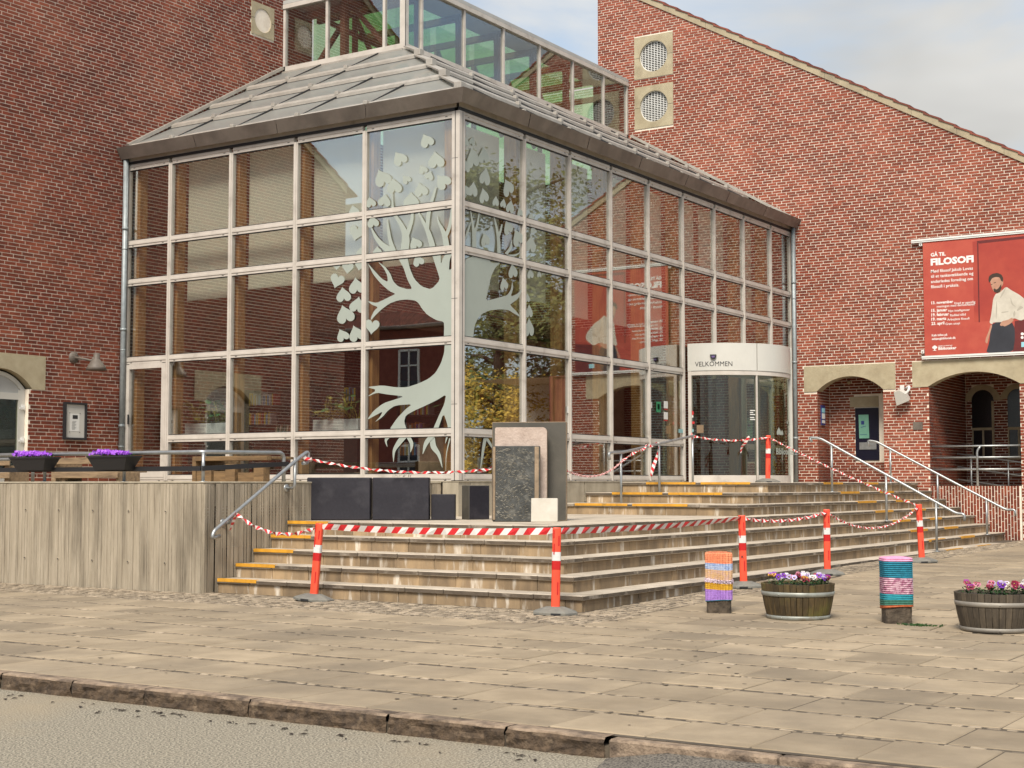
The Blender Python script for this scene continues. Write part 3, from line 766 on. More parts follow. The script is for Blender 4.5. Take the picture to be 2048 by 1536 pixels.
# recess behind the first arch
rw = MB(); zt_ = 3.95
def wallrect(mb, p0, p1, z0, z1): mb.face([(*p0,z0),(*p1,z0),(*p1,z1),(*p0,z1)])
Y2 = 13.86
wallrect(rw, (oB1[0],BY), (oB1[0],Y2), FL, zt_); wallrect(rw, (oB1[0],Y2), (oB1[1]+.3,Y2), FL, zt_); wallrect(rw, (oB1[1],Y2), (oB1[1],BY), FL, zt_)
rw.face([(oB1[0],BY+.3,zt_-.01),(oB1[0],Y2,zt_-.01),(oB1[1],Y2,zt_-.01),(oB1[1],BY+.3,zt_-.01)])
Y3 = 15.85
wallrect(rw, (oB2[0],BY), (oB2[0],Y3), -.1, 4.1); wallrect(rw, (oB2[0],Y3), (9,Y3), -.1, 4.1); wallrect(rw, (oB2[1],BY+.45), (oB2[1],BY+.01), -.1, 3.5)
rw.face([(oB2[0],BY+.3,4.08),(oB2[0],Y3,4.08),(9,Y3,4.08),(9,BY+.3,4.08)])
recess = rw.build('arch_recess', M_['mortar'], bB)
fR1 = lambda u, v, d: Vector((oB1[0]+.006+d, u, v)); fR2 = lambda u, v, d: Vector((u, Y2-.006-d, v))
fR3 = lambda u, v, d: Vector((oB2[0]+.006+d, u, v)); fR4 = lambda u, v, d: Vector((u, Y3-.006-d, v))
cells = brick_course_cells(lambda a, b: [(BY+.004, Y2-.02)], FL, zt_, .1)
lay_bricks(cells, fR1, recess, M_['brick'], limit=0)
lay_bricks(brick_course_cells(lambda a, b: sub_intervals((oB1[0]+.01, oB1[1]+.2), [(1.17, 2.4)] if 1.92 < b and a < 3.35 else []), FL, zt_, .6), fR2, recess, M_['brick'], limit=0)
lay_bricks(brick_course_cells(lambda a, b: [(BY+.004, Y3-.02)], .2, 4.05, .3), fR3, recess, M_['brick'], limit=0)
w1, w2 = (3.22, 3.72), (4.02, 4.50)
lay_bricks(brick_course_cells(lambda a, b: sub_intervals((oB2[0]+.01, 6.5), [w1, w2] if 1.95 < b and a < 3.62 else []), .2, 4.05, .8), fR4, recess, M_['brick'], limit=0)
# dark door with a green poster in the first recess
mb = MB(); mb.prism([(1.18,1.93),(1.72,1.93),(1.72,3.10),(1.18,3.10)], -.02, .015, 0, fR2); hd = mb.build('hatch_door', M_['navy'], bB)
mb = MB(); mb.prism([(1.27,2.42),(1.50,2.42),(1.49,2.95),(1.26,2.95)], .016, .022, 0, fR2); mb.build('poster', M_['doorpane'], hd)
mb = MB(); mb.prism([(1.32,2.73),(1.39,2.73),(1.39,2.81),(1.32,2.81)], .023, .026, 0, fR2); mb.prism([(1.31,2.66),(1.43,2.69),(1.43,2.70),(1.31,2.672)], .023, .026, 0, fR2); mb.prism([(1.29,2.50),(1.45,2.50),(1.45,2.508),(1.29,2.508)], .023, .026, 0, fR2); mb.build('poster_print', M_['blue'], hd)
mb = MB(); mb.prism([(1.27,2.17),(1.66,2.17),(1.66,2.20),(1.27,2.20)], .016, .03, 0, fR2); mb.prism([(1.27,2.20),(1.66,2.20),(1.66,2.33),(1.27,2.33)], .015, .02, 0, fR2); mb.build('letter_flap', M_['steel'], hd)
mb = MB(); mb.prism([(1.06,3.12),(1.72,3.12),(1.72,3.36),(1.06,3.36)], -.02, .012, 0, fR2); mb.build('lintel', M_['lintel'], bB)
mb = MB(); mb.lathe([(0,0),(.04,.005),(.045,.03),(.03,.05),(0,.055)], 16, fR2(1.05, 3.68, .0), 0, True, Matrix.Rotation(rad(90), 3, 'X')); mb.build('round_lamp', M_['sand'], bB)
# vertical blue sign on the reveal
sg = MB(); sg.prism([(13.28,2.72),(13.52,2.72),(13.52,3.16),(13.28,3.16)], .0, .02, 0, fR1); sg = sg.build('wall_sign', M_['blue']); tag(sg, 'narrow blue and white sign on the inner face of the first arch', 'sign')
for z0, z1, k in ((3.0,3.10,'cyan'), (2.86,2.98,'white'), (2.76,2.83,'white')):
    mb = MB(); mb.prism([(13.31,z0),(13.49,z0),(13.49,z1),(13.31,z1)], .021, .024, 0, fR1); mb.build('sign_panel', M_[k], sg, world=True)
# arched windows at the back of the passage
for (u0, u1) in (w1, w2):
    c = (u0+u1)/2; hw = (u1-u0)/2
    mb = MB(); arc = arc_pts(c, hw, 3.28, .26, 14); arcb = arc_pts(c, hw+.16, 3.30, .36, 14)
    for i in range(14): mb.prism([arc[i], arc[i+1], arcb[i+1], arcb[i]], .0, .03, 0, fR4)
    win = mb.build('arched_window', M_['sand'], bB)
    mb = MB()
    for a, b, z0, z1 in ((u1-.05,u1,2.02,3.28),(u0,u0+.03,2.02,2.62),(u0,u1,2.62,2.68),(u0-.02,u1+.02,1.95,2.02),(c-.02,c+.02,2.02,2.62)): mb.prism([(a,z0),(b,z0),(b,z1),(a,z1)], .005, .03+.001*(z0 > 2.1), 0, fR4)
    mb.build('window_frame', M_['sand'], win)
    mb = MB(); mb.prism([(u0,1.96),(u1,1.96)]+[p for p in arc[::-1]], .001, .008, 0, fR4); mb.build('window_pane', M_['darkpane'], win)
mb = MB(); mb.box(6.45, 6.55, BY+.3, Y3, 0, 4.1); mb.box(5.0, 6.5, BY+.35, BY+.4, 0, 4.1); mb.build('passage_light_blocker', M_['hbrick'], bB)  # unseen walls added to keep the passage dark
# low wall of upright bricks under the ramp railing
lw = thing('low_brick_wall', 'low wall of upright red bricks beside the right end of the steps', 'wall', (4, BY, .2))
mb = MB(); mb.prism([(oB2[0]+.012,-.1),(oB2[1]-.012,-.1),(oB2[1]-.012,1.36),(oB2[0]+.012,1.36)], -.25, -.005, 0, fB); mb.build('mortar_bed', M_['mortar'], lw)
cells = []; u = oB2[0]+.02; i = 0
while u < oB2[1]-.05:
    z = 1.365-BL*(1, .5, .75, .25)[i % 4]; 
    if i % 4: cells.append((u, u+BC-BJ, z+BJ*0+BJ, 1.362))
    zz = z if i % 4 else 1.365
    zz = 1.365-(BL*(1,.5,.75,.25)[i % 4] if i % 4 else 0)
    while zz > .15: cells.append((u, u+BC-BJ, zz-BL+BJ, zz)); zz -= BL
    u += BC; i += 1
lay_bricks(cells, fB, lw, M_["brick"])
mb = MB(); mb.box(oB2[0]+.3, 9, BY+.26, Y3-.02, .9, 1.0); tag(mb.build('ramp', M_['slab']), kind='structure')

# ------------------------------------------------------------------ glazed pavilion
MO = 1.44
ZT = [7.055, 5.654, 4.961, 3.574, 2.183, 1.50]
UL = [0, 1.816, 3.256, 4.696, 6.136, 7.2]            # left face mullions, x = -u, y = 0
UR = [0, 1.831] + [1.831+MO*i for i in range(1, 8)] + [13.06]   # right face mullions, y = u, x = 0
gp = thing('glass_pavilion', 'two-storey glazed entrance pavilion with stepped glass roof between the brick wings', 'pavilion', (-.1, .1, 1.43))
fL = lambda u, v, d: Vector((-u, -d, v))
fRt = lambda u, v, d: Vector((d, u, v))
mw = .085
def bars(fn, U, last_gap):
    for i, u in enumerate(U[1:-1]):
        mb = MB(); f = fn
        a, b = u-mw/2, u+mw/2
        zb = 1.46 if not (fn is fRt and i == 5) else 3.52
        mb.prism([(a,zb),(b,zb),(b,7.0),(a,7.0)], -.06, .022, 0, f); mb.prism([(u-.018,zb),(u+.018,zb),(u+.018,7.0),(u-.018,7.0)], .022, .034, 0, f)
        mb.build('mullion', M_['frame'], gp)
    for zi, z in enumerate(ZT):
        for i in range(len(U)-1):
            a, b = U[i]+(mw/2 if i else .11), U[i+1]-mw/2
            if fn is fRt and 5 <= i <= 6 and zi in (3, 4, 5): continue
            if fn is fL and i == 4 and zi == 4: continue
            h = .06 if zi else .075
            if zi == 5: h = .055
            mb = MB(); mb.prism([(a,z-h),(b,z-h),(b,z+h),(a,z+h)], -.055, .015, 0, fn)
            mb.prism([(a,z-.018),(b,z-.018),(b,z+.012),(a,z+.012)], .015, .026, 0, fn)
            mb.prism([(a,z+h),(b,z+h),(b,z+h+.012),(a,z+h+.012)], -.04, .006, 1, fn); mb.prism([(a,z-h-.012),(b,z-h-.012),(b,z-h),(a,z-h)], -.04, .006, 1, fn)
            for q in (a+.12, b-.12): mb.prism([(q-.022,z-.045),(q+.022,z-.045),(q+.022,z-.035),(q-.022,z-.035)], .0151, .017, 1, fn)
            mb.build('transom', [M_['frame'], M_['gasket_shadow']], gp)
    for i in range(len(U)-1):
        for r in range(5):
            if fn is fRt and 5 <= i <= 6 and r >= 3: continue
            a, b = U[i]+(mw/2 if i else .11), U[i+1]-mw/2
            z1, z0 = ZT[r]-.06, ZT[r+1]+.06
            if fn is fL and i == 4 and r == 4: continue
            if fn is fL and i == 4 and r == 3: z0 = 1.55
            mb = MB(); mb.prism([(a-.004,z0-.004),(b+.004,z0-.004),(b+.004,z1+.004),(a-.004,z1+.004)], -.022, -.012, 0, fn)
            mb.build('glass_pane', M_['glass'], gp)
bars(fL, UL, 0); bars(fRt, UR, 0)
mb = MB()                      # corner post with a vertical joint
mb.prism([(.0,1.46),(.115,1.46),(.115,7.08),(.0,7.08)], -.05, .030, 0, fL); mb.prism([(-.03,1.46),(.115,1.46),(.115,7.08),(-.03,7.08)], -.0, .030, 0, fRt)
mb.prism([(.045,1.46),(.058,1.46),(.058,7.08),(.045,7.08)], .030, .031, 1, fL); mb.prism([(.05,1.46),(.062,1.46),(.062,7.08),(.05,7.08)], .030, .031, 1, fRt)
for z in (6.35, 4.2, 2.6): mb.prism([(.002,z),(.114,z),(.114,z+.006),(.002,z+.006)], .0305, .0315, 1, fL)
mb.build('corner_post', [M_['frame'], M_['gasket_shadow']], gp)
for fn, U in ((fL, UL), (fRt, UR)):   # end jambs against the brick
    mb = MB(); u = U[-1]; mb.prism([(u-mw/2,1.46),(u+.02,1.46),(u+.02,7.08),(u-mw/2,7.08)], -.06, .022, 0, fn); mb.prism([(u+.02,1.46),(u+.05,1.46),(u+.05,7.1),(u+.02,7.1)], -.06, .012, 1, fn); mb.build('end_jamb', [M_['frame'], M_['gasket_shadow']], gp)
# glazed door in the first bay by the left wing
mb = MB(); a, b = UL[4]+mw/2, UL[5]-mw/2
for p in ((a,a+.09,1.52,3.50),(b-.09,b,1.52,3.50),(a+.09,b-.09,3.42,3.51),(a+.09,b-.09,1.52,1.62)): mb.prism([(p[0],p[2]),(p[1],p[2]),(p[1],p[3]),(p[0],p[3])], -.04, .028, 0, fL)
mb.prism([(b-.11,2.45),(b-.095,2.45),(b-.095,2.62),(b-.11,2.62)], .03, .06, 1, fL); mb.build('terrace_door', [M_['frame'], M_['gasket_shadow']], gp)
# head fascia, gutter, roof
mb = MB(); mb.prism([(-.01,7.13),(7.24,7.13),(7.24,7.24),(-.01,7.24)], -.03, .02, 0, fL); mb.prism([(-.02,7.13),(13.09,7.13),(13.09,7.24),(-.02,7.24)], -.03, .02, 0, fRt)
mb.prism([(.0,7.085),(7.24,7.085),(7.24,7.13),(.0,7.13)], -.06, .036, 1, fL); mb.prism([(-.036,7.085),(13.09,7.085),(13.09,7.13),(-.036,7.13)], -.06, .036, 1, fRt); mb.build('head_fascia', [M_['frame'], M_['gasket_shadow']], gp)
def P_off(o, z): return Vector((o, -o, z))
gut = [(.02,7.235,1),(.15,7.16,1),(.265,7.355,0),(.235,7.362,0),(-.02,7.42,0)]
LX = -7.24; RY = 13.09
seams = [(.02,.42),(.42,.72),(.72,1.0)]
def gutter_run(fn_at, ends, n):
    for i in range(n):
        mb = MB()
        for j in range(len(gut)-1):
            (o0,z0,m0),(o1,z1,m1) = gut[j], gut[j+1]
            t0, t1 = i/n, (i+1)/n
            mb.face([fn_at(t0,o0,z0), fn_at(t1-.0012,o0,z0), fn_at(t1-.0012,o1,z1), fn_at(t0,o1,z1)], 1 if j == 0 else 0)  # underside of the gutter in the darker colour
        mb.build('gutter', [M_['zinc'], M_['zincdark']], gp)
gutter_run(lambda t, o, z: Vector((o+(LX-.0-o)*t, -o, z)), 0, 4)
gutter_run(lambda t, o, z: Vector((o, -o+(RY+o)*t, z)), 0, 7)
mb = MB()
mb.face([Vector((LX,-o,z)) for o, z, _ in gut][::-1]); mb.face([Vector((o,RY,z)) for o, z, _ in gut]); mb.build('gutter_end', M_['zinc'], gp)
def RZ(s): return 7.345+.582*s
S = [.0, 1.02, 2.0, 3.0, 3.98]
def roof_side(left):
    pt = (lambda a, s, z: Vector((-a, s, z))) if left else (lambda a, s, z: Vector((-s, a, z)))
    U = UL if left else UR; END = 7.23 if left else 13.08
    cuts = [u for u in U[1:-1]]
    for r in range(4):
        s0, s1 = S[r]+.03, S[r+1]+.05
        lift0, lift1 = .085, .02
        xs = [s0] + [c + (.0) for c in cuts if c > s1+.35] + [END]
        if r % 2 and False: pass
        for i in range(len(xs)-1):
            a, b = xs[i]+.008, xs[i+1]-.008
            a1 = a if i else s1+.03
            top = [pt(a if i else s0+.03, s0, RZ(s0)+lift0), pt(b, s0, RZ(s0)+lift0), pt(b, s1, RZ(s1)+lift1), pt(a1, s1, RZ(s1)+lift1)]
            bot = [p+Vector((0,0,-.02)) for p in top]
            mb = MB(); mb.mesh(top+bot, [(0,1,2,3),(0,4,5,1),(1,5,6,2),(2,6,7,3),(3,7,4,0)]); mb.mesh(bot, [(0,3,2,1)], 1); mb.build('roof_pane', [M_['roofpane'], M_['glass_l']], gp)
            if i:
                e_ = .012; q4 = [pt(xs[i]-e_, s0, RZ(s0)+lift0+.004), pt(xs[i]+e_, s0, RZ(s0)+lift0+.004), pt(xs[i]+e_, s1-.06, RZ(s1)+lift1+.010), pt(xs[i]-e_, s1-.06, RZ(s1)+lift1+.010)]
                mb = MB(); mb.mesh(q4+[p_-Vector((0,0,.03)) for p_ in q4], [(0,1,2,3),(0,4,5,1),(1,5,6,2),(3,7,4,0)]); mb.build('glazing_bar', M_['gasket_shadow'], gp)
            if i:                          # glazing clamp on the purlin
                c = pt(xs[i], s0-.02, RZ(s0)+.095); mb = MB(); q = .04; mb.bbox(c.x-q, c.x+q, c.y-q, c.y+q, c.z-.04, c.z+.035, .008); mb.build('glazing_clamp', M_['purlin'], gp)
        # purlin cap at the lower edge of the row
        mb = MB(); a = s0-.02
        p = lambda a, s, dz: pt(a, s, RZ(s)+dz)
        sec = [(s0-.055,.035),(s0-.055,.088),(s0+.03,.102),(s0+.03,.035)]
        A = [p(a, s, dz) for s, dz in sec]; B = [p(END, s, dz) for s, dz in sec]
        mb.mesh(A+B, [(0,1,2,3),(4,7,6,5),(0,4,5,1),(1,5,6,2),(2,6,7,3)], 0)
        sec = [(s0-.04,-.10),(s0-.04,.034),(s0+.01,.034),(s0+.01,-.10)]  # black strip below the cap paints in its shadow line
        A = [p(a, s, dz) for s, dz in sec]; B = [p(END, s, dz) for s, dz in sec]; mb.mesh(A+B, [(0,4,5,1),(3,2,6,7),(0,3,7,4)], 1)
        mb.build('purlin', [M_['purlin'], M_['gasket_shadow']], gp)
    # wall flashing
    mb = MB(); p0, p1 = pt(END-.0, -.02, RZ(0)+.10), pt(END, 4.05, RZ(4.05)+.12)
    mb.bar(p0, p1, .10, .06); mb.build('roof_flashing', M_['purlin'], gp)
roof_side(True); roof_side(False)
for r in range(4):                     # hip caps, one per row with a boxed end
    a, b = S[r]-.03, S[r+1]+.03
    mb = MB(); mb.bar((-a, a, RZ(a)+.16), (-b, b, RZ(b)+.06), .16, .025)
    c = Vector((-a, a, RZ(a)+.125)); mb.bbox(c.x-.07, c.x+.07, c.y-.07, c.y+.07, c.z-.07, c.z+.055, .01); mb.build('hip_cap', M_['purlin'], gp)
# rafters under the glass (timber, seen from inside)
for u in UL[1:-1]:
    mb = MB(); e = min(4.1, u); mb.bar((-u, .35, RZ(.35)-.10), (-u, e, RZ(e)-.10), .09, .16); mb.build('rafter', M_['timber'], gp)
for u in UR[1:-1]:
    mb = MB(); e = min(4.1, u); mb.bar((-.35, u, RZ(.35)-.10), (-e, u, RZ(e)-.10), .09, .16); mb.build('rafter', M_['timber'], gp)
# timber columns inside
for u in UL[1:-1]:
    mb = MB(); mb.bbox(-u-.075, -u+.075, .11, .30, FL, 7.15, .008); mb.build('timber_column', M_['timber'], gp)
mb = MB(); mb.bbox(-7.15, -7.02, .11, .30, FL, 7.15, .008); mb.build('timber_column', M_['timber'], gp)
for i, u in enumerate(UR[1:-1]):
    if i == 5: continue
    mb = MB(); mb.bbox(-.34, -.11, u-.075, u+.075, FL, 7.15, .008); mb.build('timber_column', M_['timber'], gp)
mb = MB(); mb.bbox(-.36, -.11, .11, .36, FL, 7.15, .01); mb.build('timber_column', M_['timber'], gp)
# roller blinds
for i, zb in ((1, 4.73), (2, 4.73), (3, 4.63)):
    mb = MB(); a, b = UL[i]+.10, UL[i+1]-.10; mb.prism([(a,zb),(b,zb),(b,7.05),(a,7.05)], -.335, -.33, 0, fL); mb.prism([(a,zb-.03),(b,zb-.03),(b,zb),(a,zb)], -.345, -.32, 0, fL); mb.build('roller_blind', M_['blind'], gp)
mb = MB(); a, b = .45, UL[1]-.10; mb.prism([(a,4.85),(b,4.85),(b,7.05),(a,7.05)], -.335, -.33, 0, fL); mb.build('roller_blind', M_['blind'], gp)
for i, zb in ((0, 4.55), (1, 4.50), (2, 4.36), (3, 4.36), (4, 4.42), (5, 5.70), (6, 5.75), (7, 4.90)):
    a, b = UR[i]+(.12 if i else .5), UR[i+1]-.12
    mb = MB(); mb.prism([(a,zb),(b,zb),(b,7.05),(a,7.05)], -.405, -.40, 0, fRt); mb.prism([(a,zb-.03),(b,zb-.03),(b,zb),(a,zb)], -.415, -.39, 0, fRt); mb.build('roller_blind', M_['blind'], gp)
# plinth under the glass, floor, back of the room
mb = MB(); mb.box(-.28, .012, -.012, 0.3, .5, 1.435); mb.box(-.28, -.011, .3, 13.06, .5, FL-.01)
mb.bbox(.012, .02, .3, 2.2, .9, 1.435, .003); mb.bbox(-.011, .024, 2.205, 3.72, .9, 1.435, .004); mb.bbox(-.011, .022, 3.745, 5.01, 1.1, 1.435, .004)
mb.box(-7.24, .03, -.02, .06, 1.436, 1.452); mb.box(-.05, .03, .06, 13.08, 1.436, 1.452); mb.build('plinth', M_['plinth'], gp)
mb = MB(); mb.box(-7.23, -.05, .06, 13.08, 1.2, FL); mb.build('inner_floor', M_['floor'], gp)
mb = MB(); mb.box(-7.2, -3.2, 8.2, 13.0, 4.45, 4.75); mb.box(-7.2, -4.6, 4.6, 8.2, 4.45, 4.75); mb.build('gallery', M_['timber_d'], gp)
# lantern on top
lan_L = [-7.24, -6.10, -4.66, -4.17]; lan_R = [4.12, 4.67, 6.13, 7.59, 9.04, 10.48, 11.91, 13.08]
LXc, LYc, LZ0, LZ1 = -4.17, 4.12, 9.80, 11.10
fnl = lambda u, v, d: Vector((u, LYc-d, v)); fnr = lambda u, v, d: Vector((LXc+d, u, v))
def lbars(fn, U, rev):
    for u in U[1:-1] if True else U:
        mb = MB(); mb.prism([(u-.03,LZ0+.05),(u+.03,LZ0+.05),(u+.03,LZ1-.04),(u-.03,LZ1-.04)], -.05, .02, 0, fn); mb.build('lantern_mullion', M_['frame'], gp)
    for z, h, o in ((LZ0, .06, .03), (LZ1, .045, .05)):
        mb = MB(); mb.prism([(U[0],z-h),(U[-1],z-h),(U[-1],z+h),(U[0],z+h)], -.05, o, 0, fn); mb.build('lantern_rail', M_['frame'], gp)
    for i in range(len(U)-1):
        mb = MB(); mb.prism([(U[i]+.02,LZ0+.05),(U[i+1]-.02,LZ0+.05),(U[i+1]-.02,LZ1-.04),(U[i]+.02,LZ1-.04)], -.02, -.008, 0, fn)
        mb.build('lantern_pane', M_['glass_l'], gp)
lbars(fnl, lan_L, 0); lbars(fnr, lan_R, 0)
mb = MB(); mb.box(LXc-.09, LXc+.032, LYc-.032, LYc+.09, LZ0-.06, LZ1+.05); mb.box(LXc+.032, LXc+.036, LYc-.02, LYc-.008, LZ0, LZ1, 1); mb.build('lantern_corner', [M_['frame'], M_['gasket_shadow']], gp)
mb = MB(); mb.box(-7.24, -7.18, LYc-.03, LYc+.05, LZ0-.05, LZ1+.04); mb.box(LXc-.05, LXc+.03, 13.02, 13.08, LZ0-.05, LZ1+.04); mb.build('lantern_jamb', M_['frame'], gp)
mb = MB(); mb.bar((-7.24, LYc-.06, LZ0-.10), (LXc+.02, LYc-.06, LZ0-.10), .10, .07); mb.bar((LXc+.06, LYc-.08, LZ0-.10), (LXc+.06, 13.08, LZ0-.10), .10, .07); mb.build('lantern_flashing', M_['purlin'], gp)
# lantern roof: glazed with green-tinted glass on a timber truss frame, plaster margin
mb = MB(); e = .02
mb.box(-7.24, LXc+.04, LYc-.04, LYc+.85, LZ1+.055, LZ1+.13); mb.box(LXc-.85, LXc+.04, LYc+.85, 13.08, LZ1+.055, LZ1+.13); mb.build('lantern_roof_edge', M_['plaster'], gp)
mb = MB(); mb.face([(-7.24,LYc+.86,LZ1+.09),(LXc-.86,LYc+.86,LZ1+.09),(LXc-.86,13.08,LZ1+.09),(-7.24,13.08,LZ1+.09)]); mb.box(-7.24, LXc-.86, LYc+.86, 13.08, LZ1+.095, LZ1+.11); mb.build('lantern_roof_glass', M_['green'], gp)
for q in ((-6.55,-5.62),(-5.54,-4.75)):
    mb = MB(); mb.box(q[0], q[1], LYc+1.25, LYc+1.27, 9.0, LZ1+.04); mb.build('green_pane', M_['green'], gp)
for i in range(5):
    mb = MB(); mb.box(LXc-1.27, LXc-1.25, LYc+1.35+i*1.44, LYc+1.35+i*1.44+1.2, 9.0, LZ1+.04); mb.build('green_pane', M_['green'], gp)
mb = MB(); mb.box(-7.23, -7.21, 5.02, 13.05, 8.85, LZ1+.05); mb.build('green_pane', M_['green'], gp)
mb = MB(); mb.box(-7.20, -4.95, 13.05, 13.07, 8.85, LZ1+.05); mb.build('green_pane', M_['green'], gp)
for i in range(7):
    y0 = LYc+1.0+i*1.44
    mb = MB(); mb.bar((-7.2, y0, LZ1-.02), (LXc-.3, y0, LZ1-.02), .09, .13); mb.bar((-6.9, y0, LZ1-.1), (LXc-.5, y0+1.2, 9.75), .08, .10); mb.bar((LXc-.42, y0, 9.7), (LXc-.42, y0, LZ1), .12, .12)
    mb.bar((-6.2, y0, LZ1-.1), (-6.2, y0, 9.2), .09, .09); mb.bar((-6.2, y0+1.2, 9.6), (-6.2, y0, LZ1-.1), .07, .09); mb.build('roof_truss', M_['timber_d'], gp)
mb = MB(); mb.bar((-7.2, LYc+.55, LZ1-.06), (LXc-.3, LYc+.55, LZ1-.06), .10, .14); mb.bar((-5.9, LYc+.3, 9.7), (-5.9, LYc+.3, LZ1), .13, .13); mb.bar((-5.85, LYc+.5, LZ1-.1), (LXc-.5, LYc+.5, 9.7), .07, .09); mb.bar((-7.0, LYc+.5, 9.7), (-5.95, LYc+.5, LZ1-.2), .07, .09); mb.build('roof_truss', M_['timber_d'], gp)
# downpipes
for (x, y, nm) in ((-7.17, -.09, 0), (.10, 13.0, 1)):
    mb = MB(); mb.tube([(x, y, 7.25), (x, y, 1.40)], .048, 14); mb.tube([(x,y,7.17),(x,y,7.30)], .03, 10)
    for z in (4.1, 5.9, 2.4): mb.tube([(x,y,z),(x,y,z+.05)], .056, 14); mb.tube([(x,y,z-.35),(x,y,z-.33)], .052, 14)
    mb.build('downpipe', M_['pipe'], gp)

# ------------------------------------------------------------------ tree-shaped film on the glass
NL, NR = [0], [0]
def onL(x, y): NL[0] += 1; p = at(x, y, 1, -.0145); p.y = -.0015-.0002*(NL[0] % 3); return p
def onR(x, y): p = at(x, y, 0, .0145); p.x = .0015; return p
GZL, GZR = 1, 2
Z7 = lambda x, y: (580+x/3.938, 230+y/3.938)
Z6 = lambda x, y: (580+x/3.413, 450+y/3.413)
Z8 = lambda x, y: (580+x/4.267, 600+y/4.267)
def smooth_poly(pts, it=2):
    for _ in range(it):
        q = []
        for i in range(len(pts)):
            a, b = pts[i], pts[(i+1) % len(pts)]
            l = math.hypot(b[0]-a[0], b[1]-a[1])
            q += [(a[0]*.82+b[0]*.18, a[1]*.82+b[1]*.18), (a[0]*.18+b[0]*.82, a[1]*.18+b[1]*.82)]
        pts = q
    return pts
from mathutils.geometry import tessellate_polygon
layer = [0]
def decal_poly(mb, left, pts, sm=1):
    pts = smooth_poly(pts, sm) if sm else pts
    layer[0] += 1; off = .0006*(layer[0] % 12)
    vs = []
    for x, y in pts:
        p = at(x, y, 1 if left else 0, 0)
        if left: p.y = -.0  -off + .0105; p.y = -.001-off
        else: p.x = .001+off
        vs.append(p)
    tri = tessellate_polygon([vs])
    mb.mesh(vs, [tuple(t) for t in tri])
def stroke(mb, left, pts):
    'pts: (x, y, width) in photograph pixels, tapered brush'
    # subdivide with Catmull-Rom
    P = [pts[0]]+list(pts)+[pts[-1]]; c = []
    for i in range(1, len(P)-2):
        for k in range(6):
            t = k/6
            c.append(tuple(.5*((2*P[i][j])+(-P[i-1][j]+P[i+1][j])*t+(2*P[i-1][j]-5*P[i][j]+4*P[i+1][j]-P[i+2][j])*t*t+(-P[i-1][j]+3*P[i][j]-3*P[i+1][j]+P[i+2][j])*t**3) for j in range(3)))
    c.append(pts[-1]); l, r = [], []
    for i in range(len(c)):
        a, b = c[max(0,i-1)], c[min(len(c)-1,i+1)]; dx, dy = b[0]-a[0], b[1]-a[1]; n = math.hypot(dx, dy) or 1; w_ = max(c[i][2], .6)/2
        l.append((c[i][0]-dy/n*w_, c[i][1]+dx/n*w_)); r.append((c[i][0]+dy/n*w_, c[i][1]-dx/n*w_))
    layer[0] += 1; off = .0006*(layer[0] % 12)
    def pp(q):
        p = at(q[0], q[1], 1 if left else 0, 0)
        if left: p.y = -.001-off
        else: p.x = .001+off
        return p
    vs = [pp(q) for q in l]+[pp(q) for q in r]; n = len(l)
    mb.mesh(vs, [(i, i+1, n+i+1, n+i) for i in range(n-1)])
film = MB()
TL = [(1117,800),(1050,770),(1053,700),(1050,660),(1000,650),(940,615),(900,570),(880,535),(855,515),(800,508),(740,514),(680,535),(620,580),(580,620),(552,652),(553,630),(575,585),(602,560),(560,545),(528,518),(590,533),(640,510),(690,485),(722,470),(680,452),(620,400),(570,340),(545,290),(530,260),(575,310),(625,365),(668,390),(665,345),(640,295),(598,248),(650,285),(685,330),(705,385),(740,420),(800,438),(835,436),(800,370),(775,290),(740,230),(715,188),(795,180),(805,240),(820,300),(850,370),(900,420),(965,440),(1025,375),(1005,310),(985,250),(968,190),(1028,185),(1030,270),(1045,225),(1065,190),(1112,185),(1090,240),(1085,312),(1117,285)]
decal_poly(film, True, [Z6(*p) for p in TL], 1)
TR = [(1183,775),(1183,240),(1260,208),(1350,215),(1372,260),(1440,255),(1400,290),(1372,350),(1350,450),(1335,517),(1400,503),(1440,490),(1482,480),(1508,440),(1516,382),(1524,430),(1505,490),(1550,470),(1584,435),(1560,500),(1520,530),(1500,545),(1545,590),(1577,632),(1530,605),(1490,580),(1430,575),(1350,585),(1290,620),(1258,690),(1250,775)]
decal_poly(film, False, [Z6(*p) for p in TR], 1)
def st_(left, Z, k, *pts): stroke(film, left, [(*Z(x, y), w_/k) for x, y, w_ in pts])
K7, K6, K8 = 3.938, 3.413, 4.267
st_(True, Z7, K7, (800,1075,62),(735,1030,45),(685,975,32),(655,920,18),(638,875,3)); st_(True, Z7, K7, (822,1080,34),(790,990,30),(775,900,22),(768,815,3))
st_(True, Z7, K7, (900,1085,62),(912,985,62),(905,930,48),(875,860,34),(835,800,26),(815,765,22)); st_(True, Z7, K7, (915,960,40),(945,880,30),(962,820,24),(966,750,18))
st_(True, Z7, K7, (1130,1065,44),(1110,985,42),(1080,900,34),(1045,830,22),(1010,760,10)); st_(True, Z7, K7, (1085,890,24),(1090,800,32),(1105,720,26),(1130,640,22),(1150,570,16))
st_(True, Z7, K7, (1240,1070,46),(1222,960,42),(1195,890,26),(1170,840,14),(1162,795,3)); st_(True, Z7, K7, (1225,960,30),(1255,890,26),(1272,800,22),(1278,730,18))
st_(True, Z7, K7, (812,750,24),(808,680,14),(806,610,10))
st_(False, Z7, K7, (1452,1060,34),(1450,960,30),(1440,870,18),(1422,750,8)); st_(False, Z7, K7, (1452,940,20),(1475,860,16),(1490,770,10)); st_(False, Z7, K7, (1372,985,6),(1395,930,14),(1425,840,6))
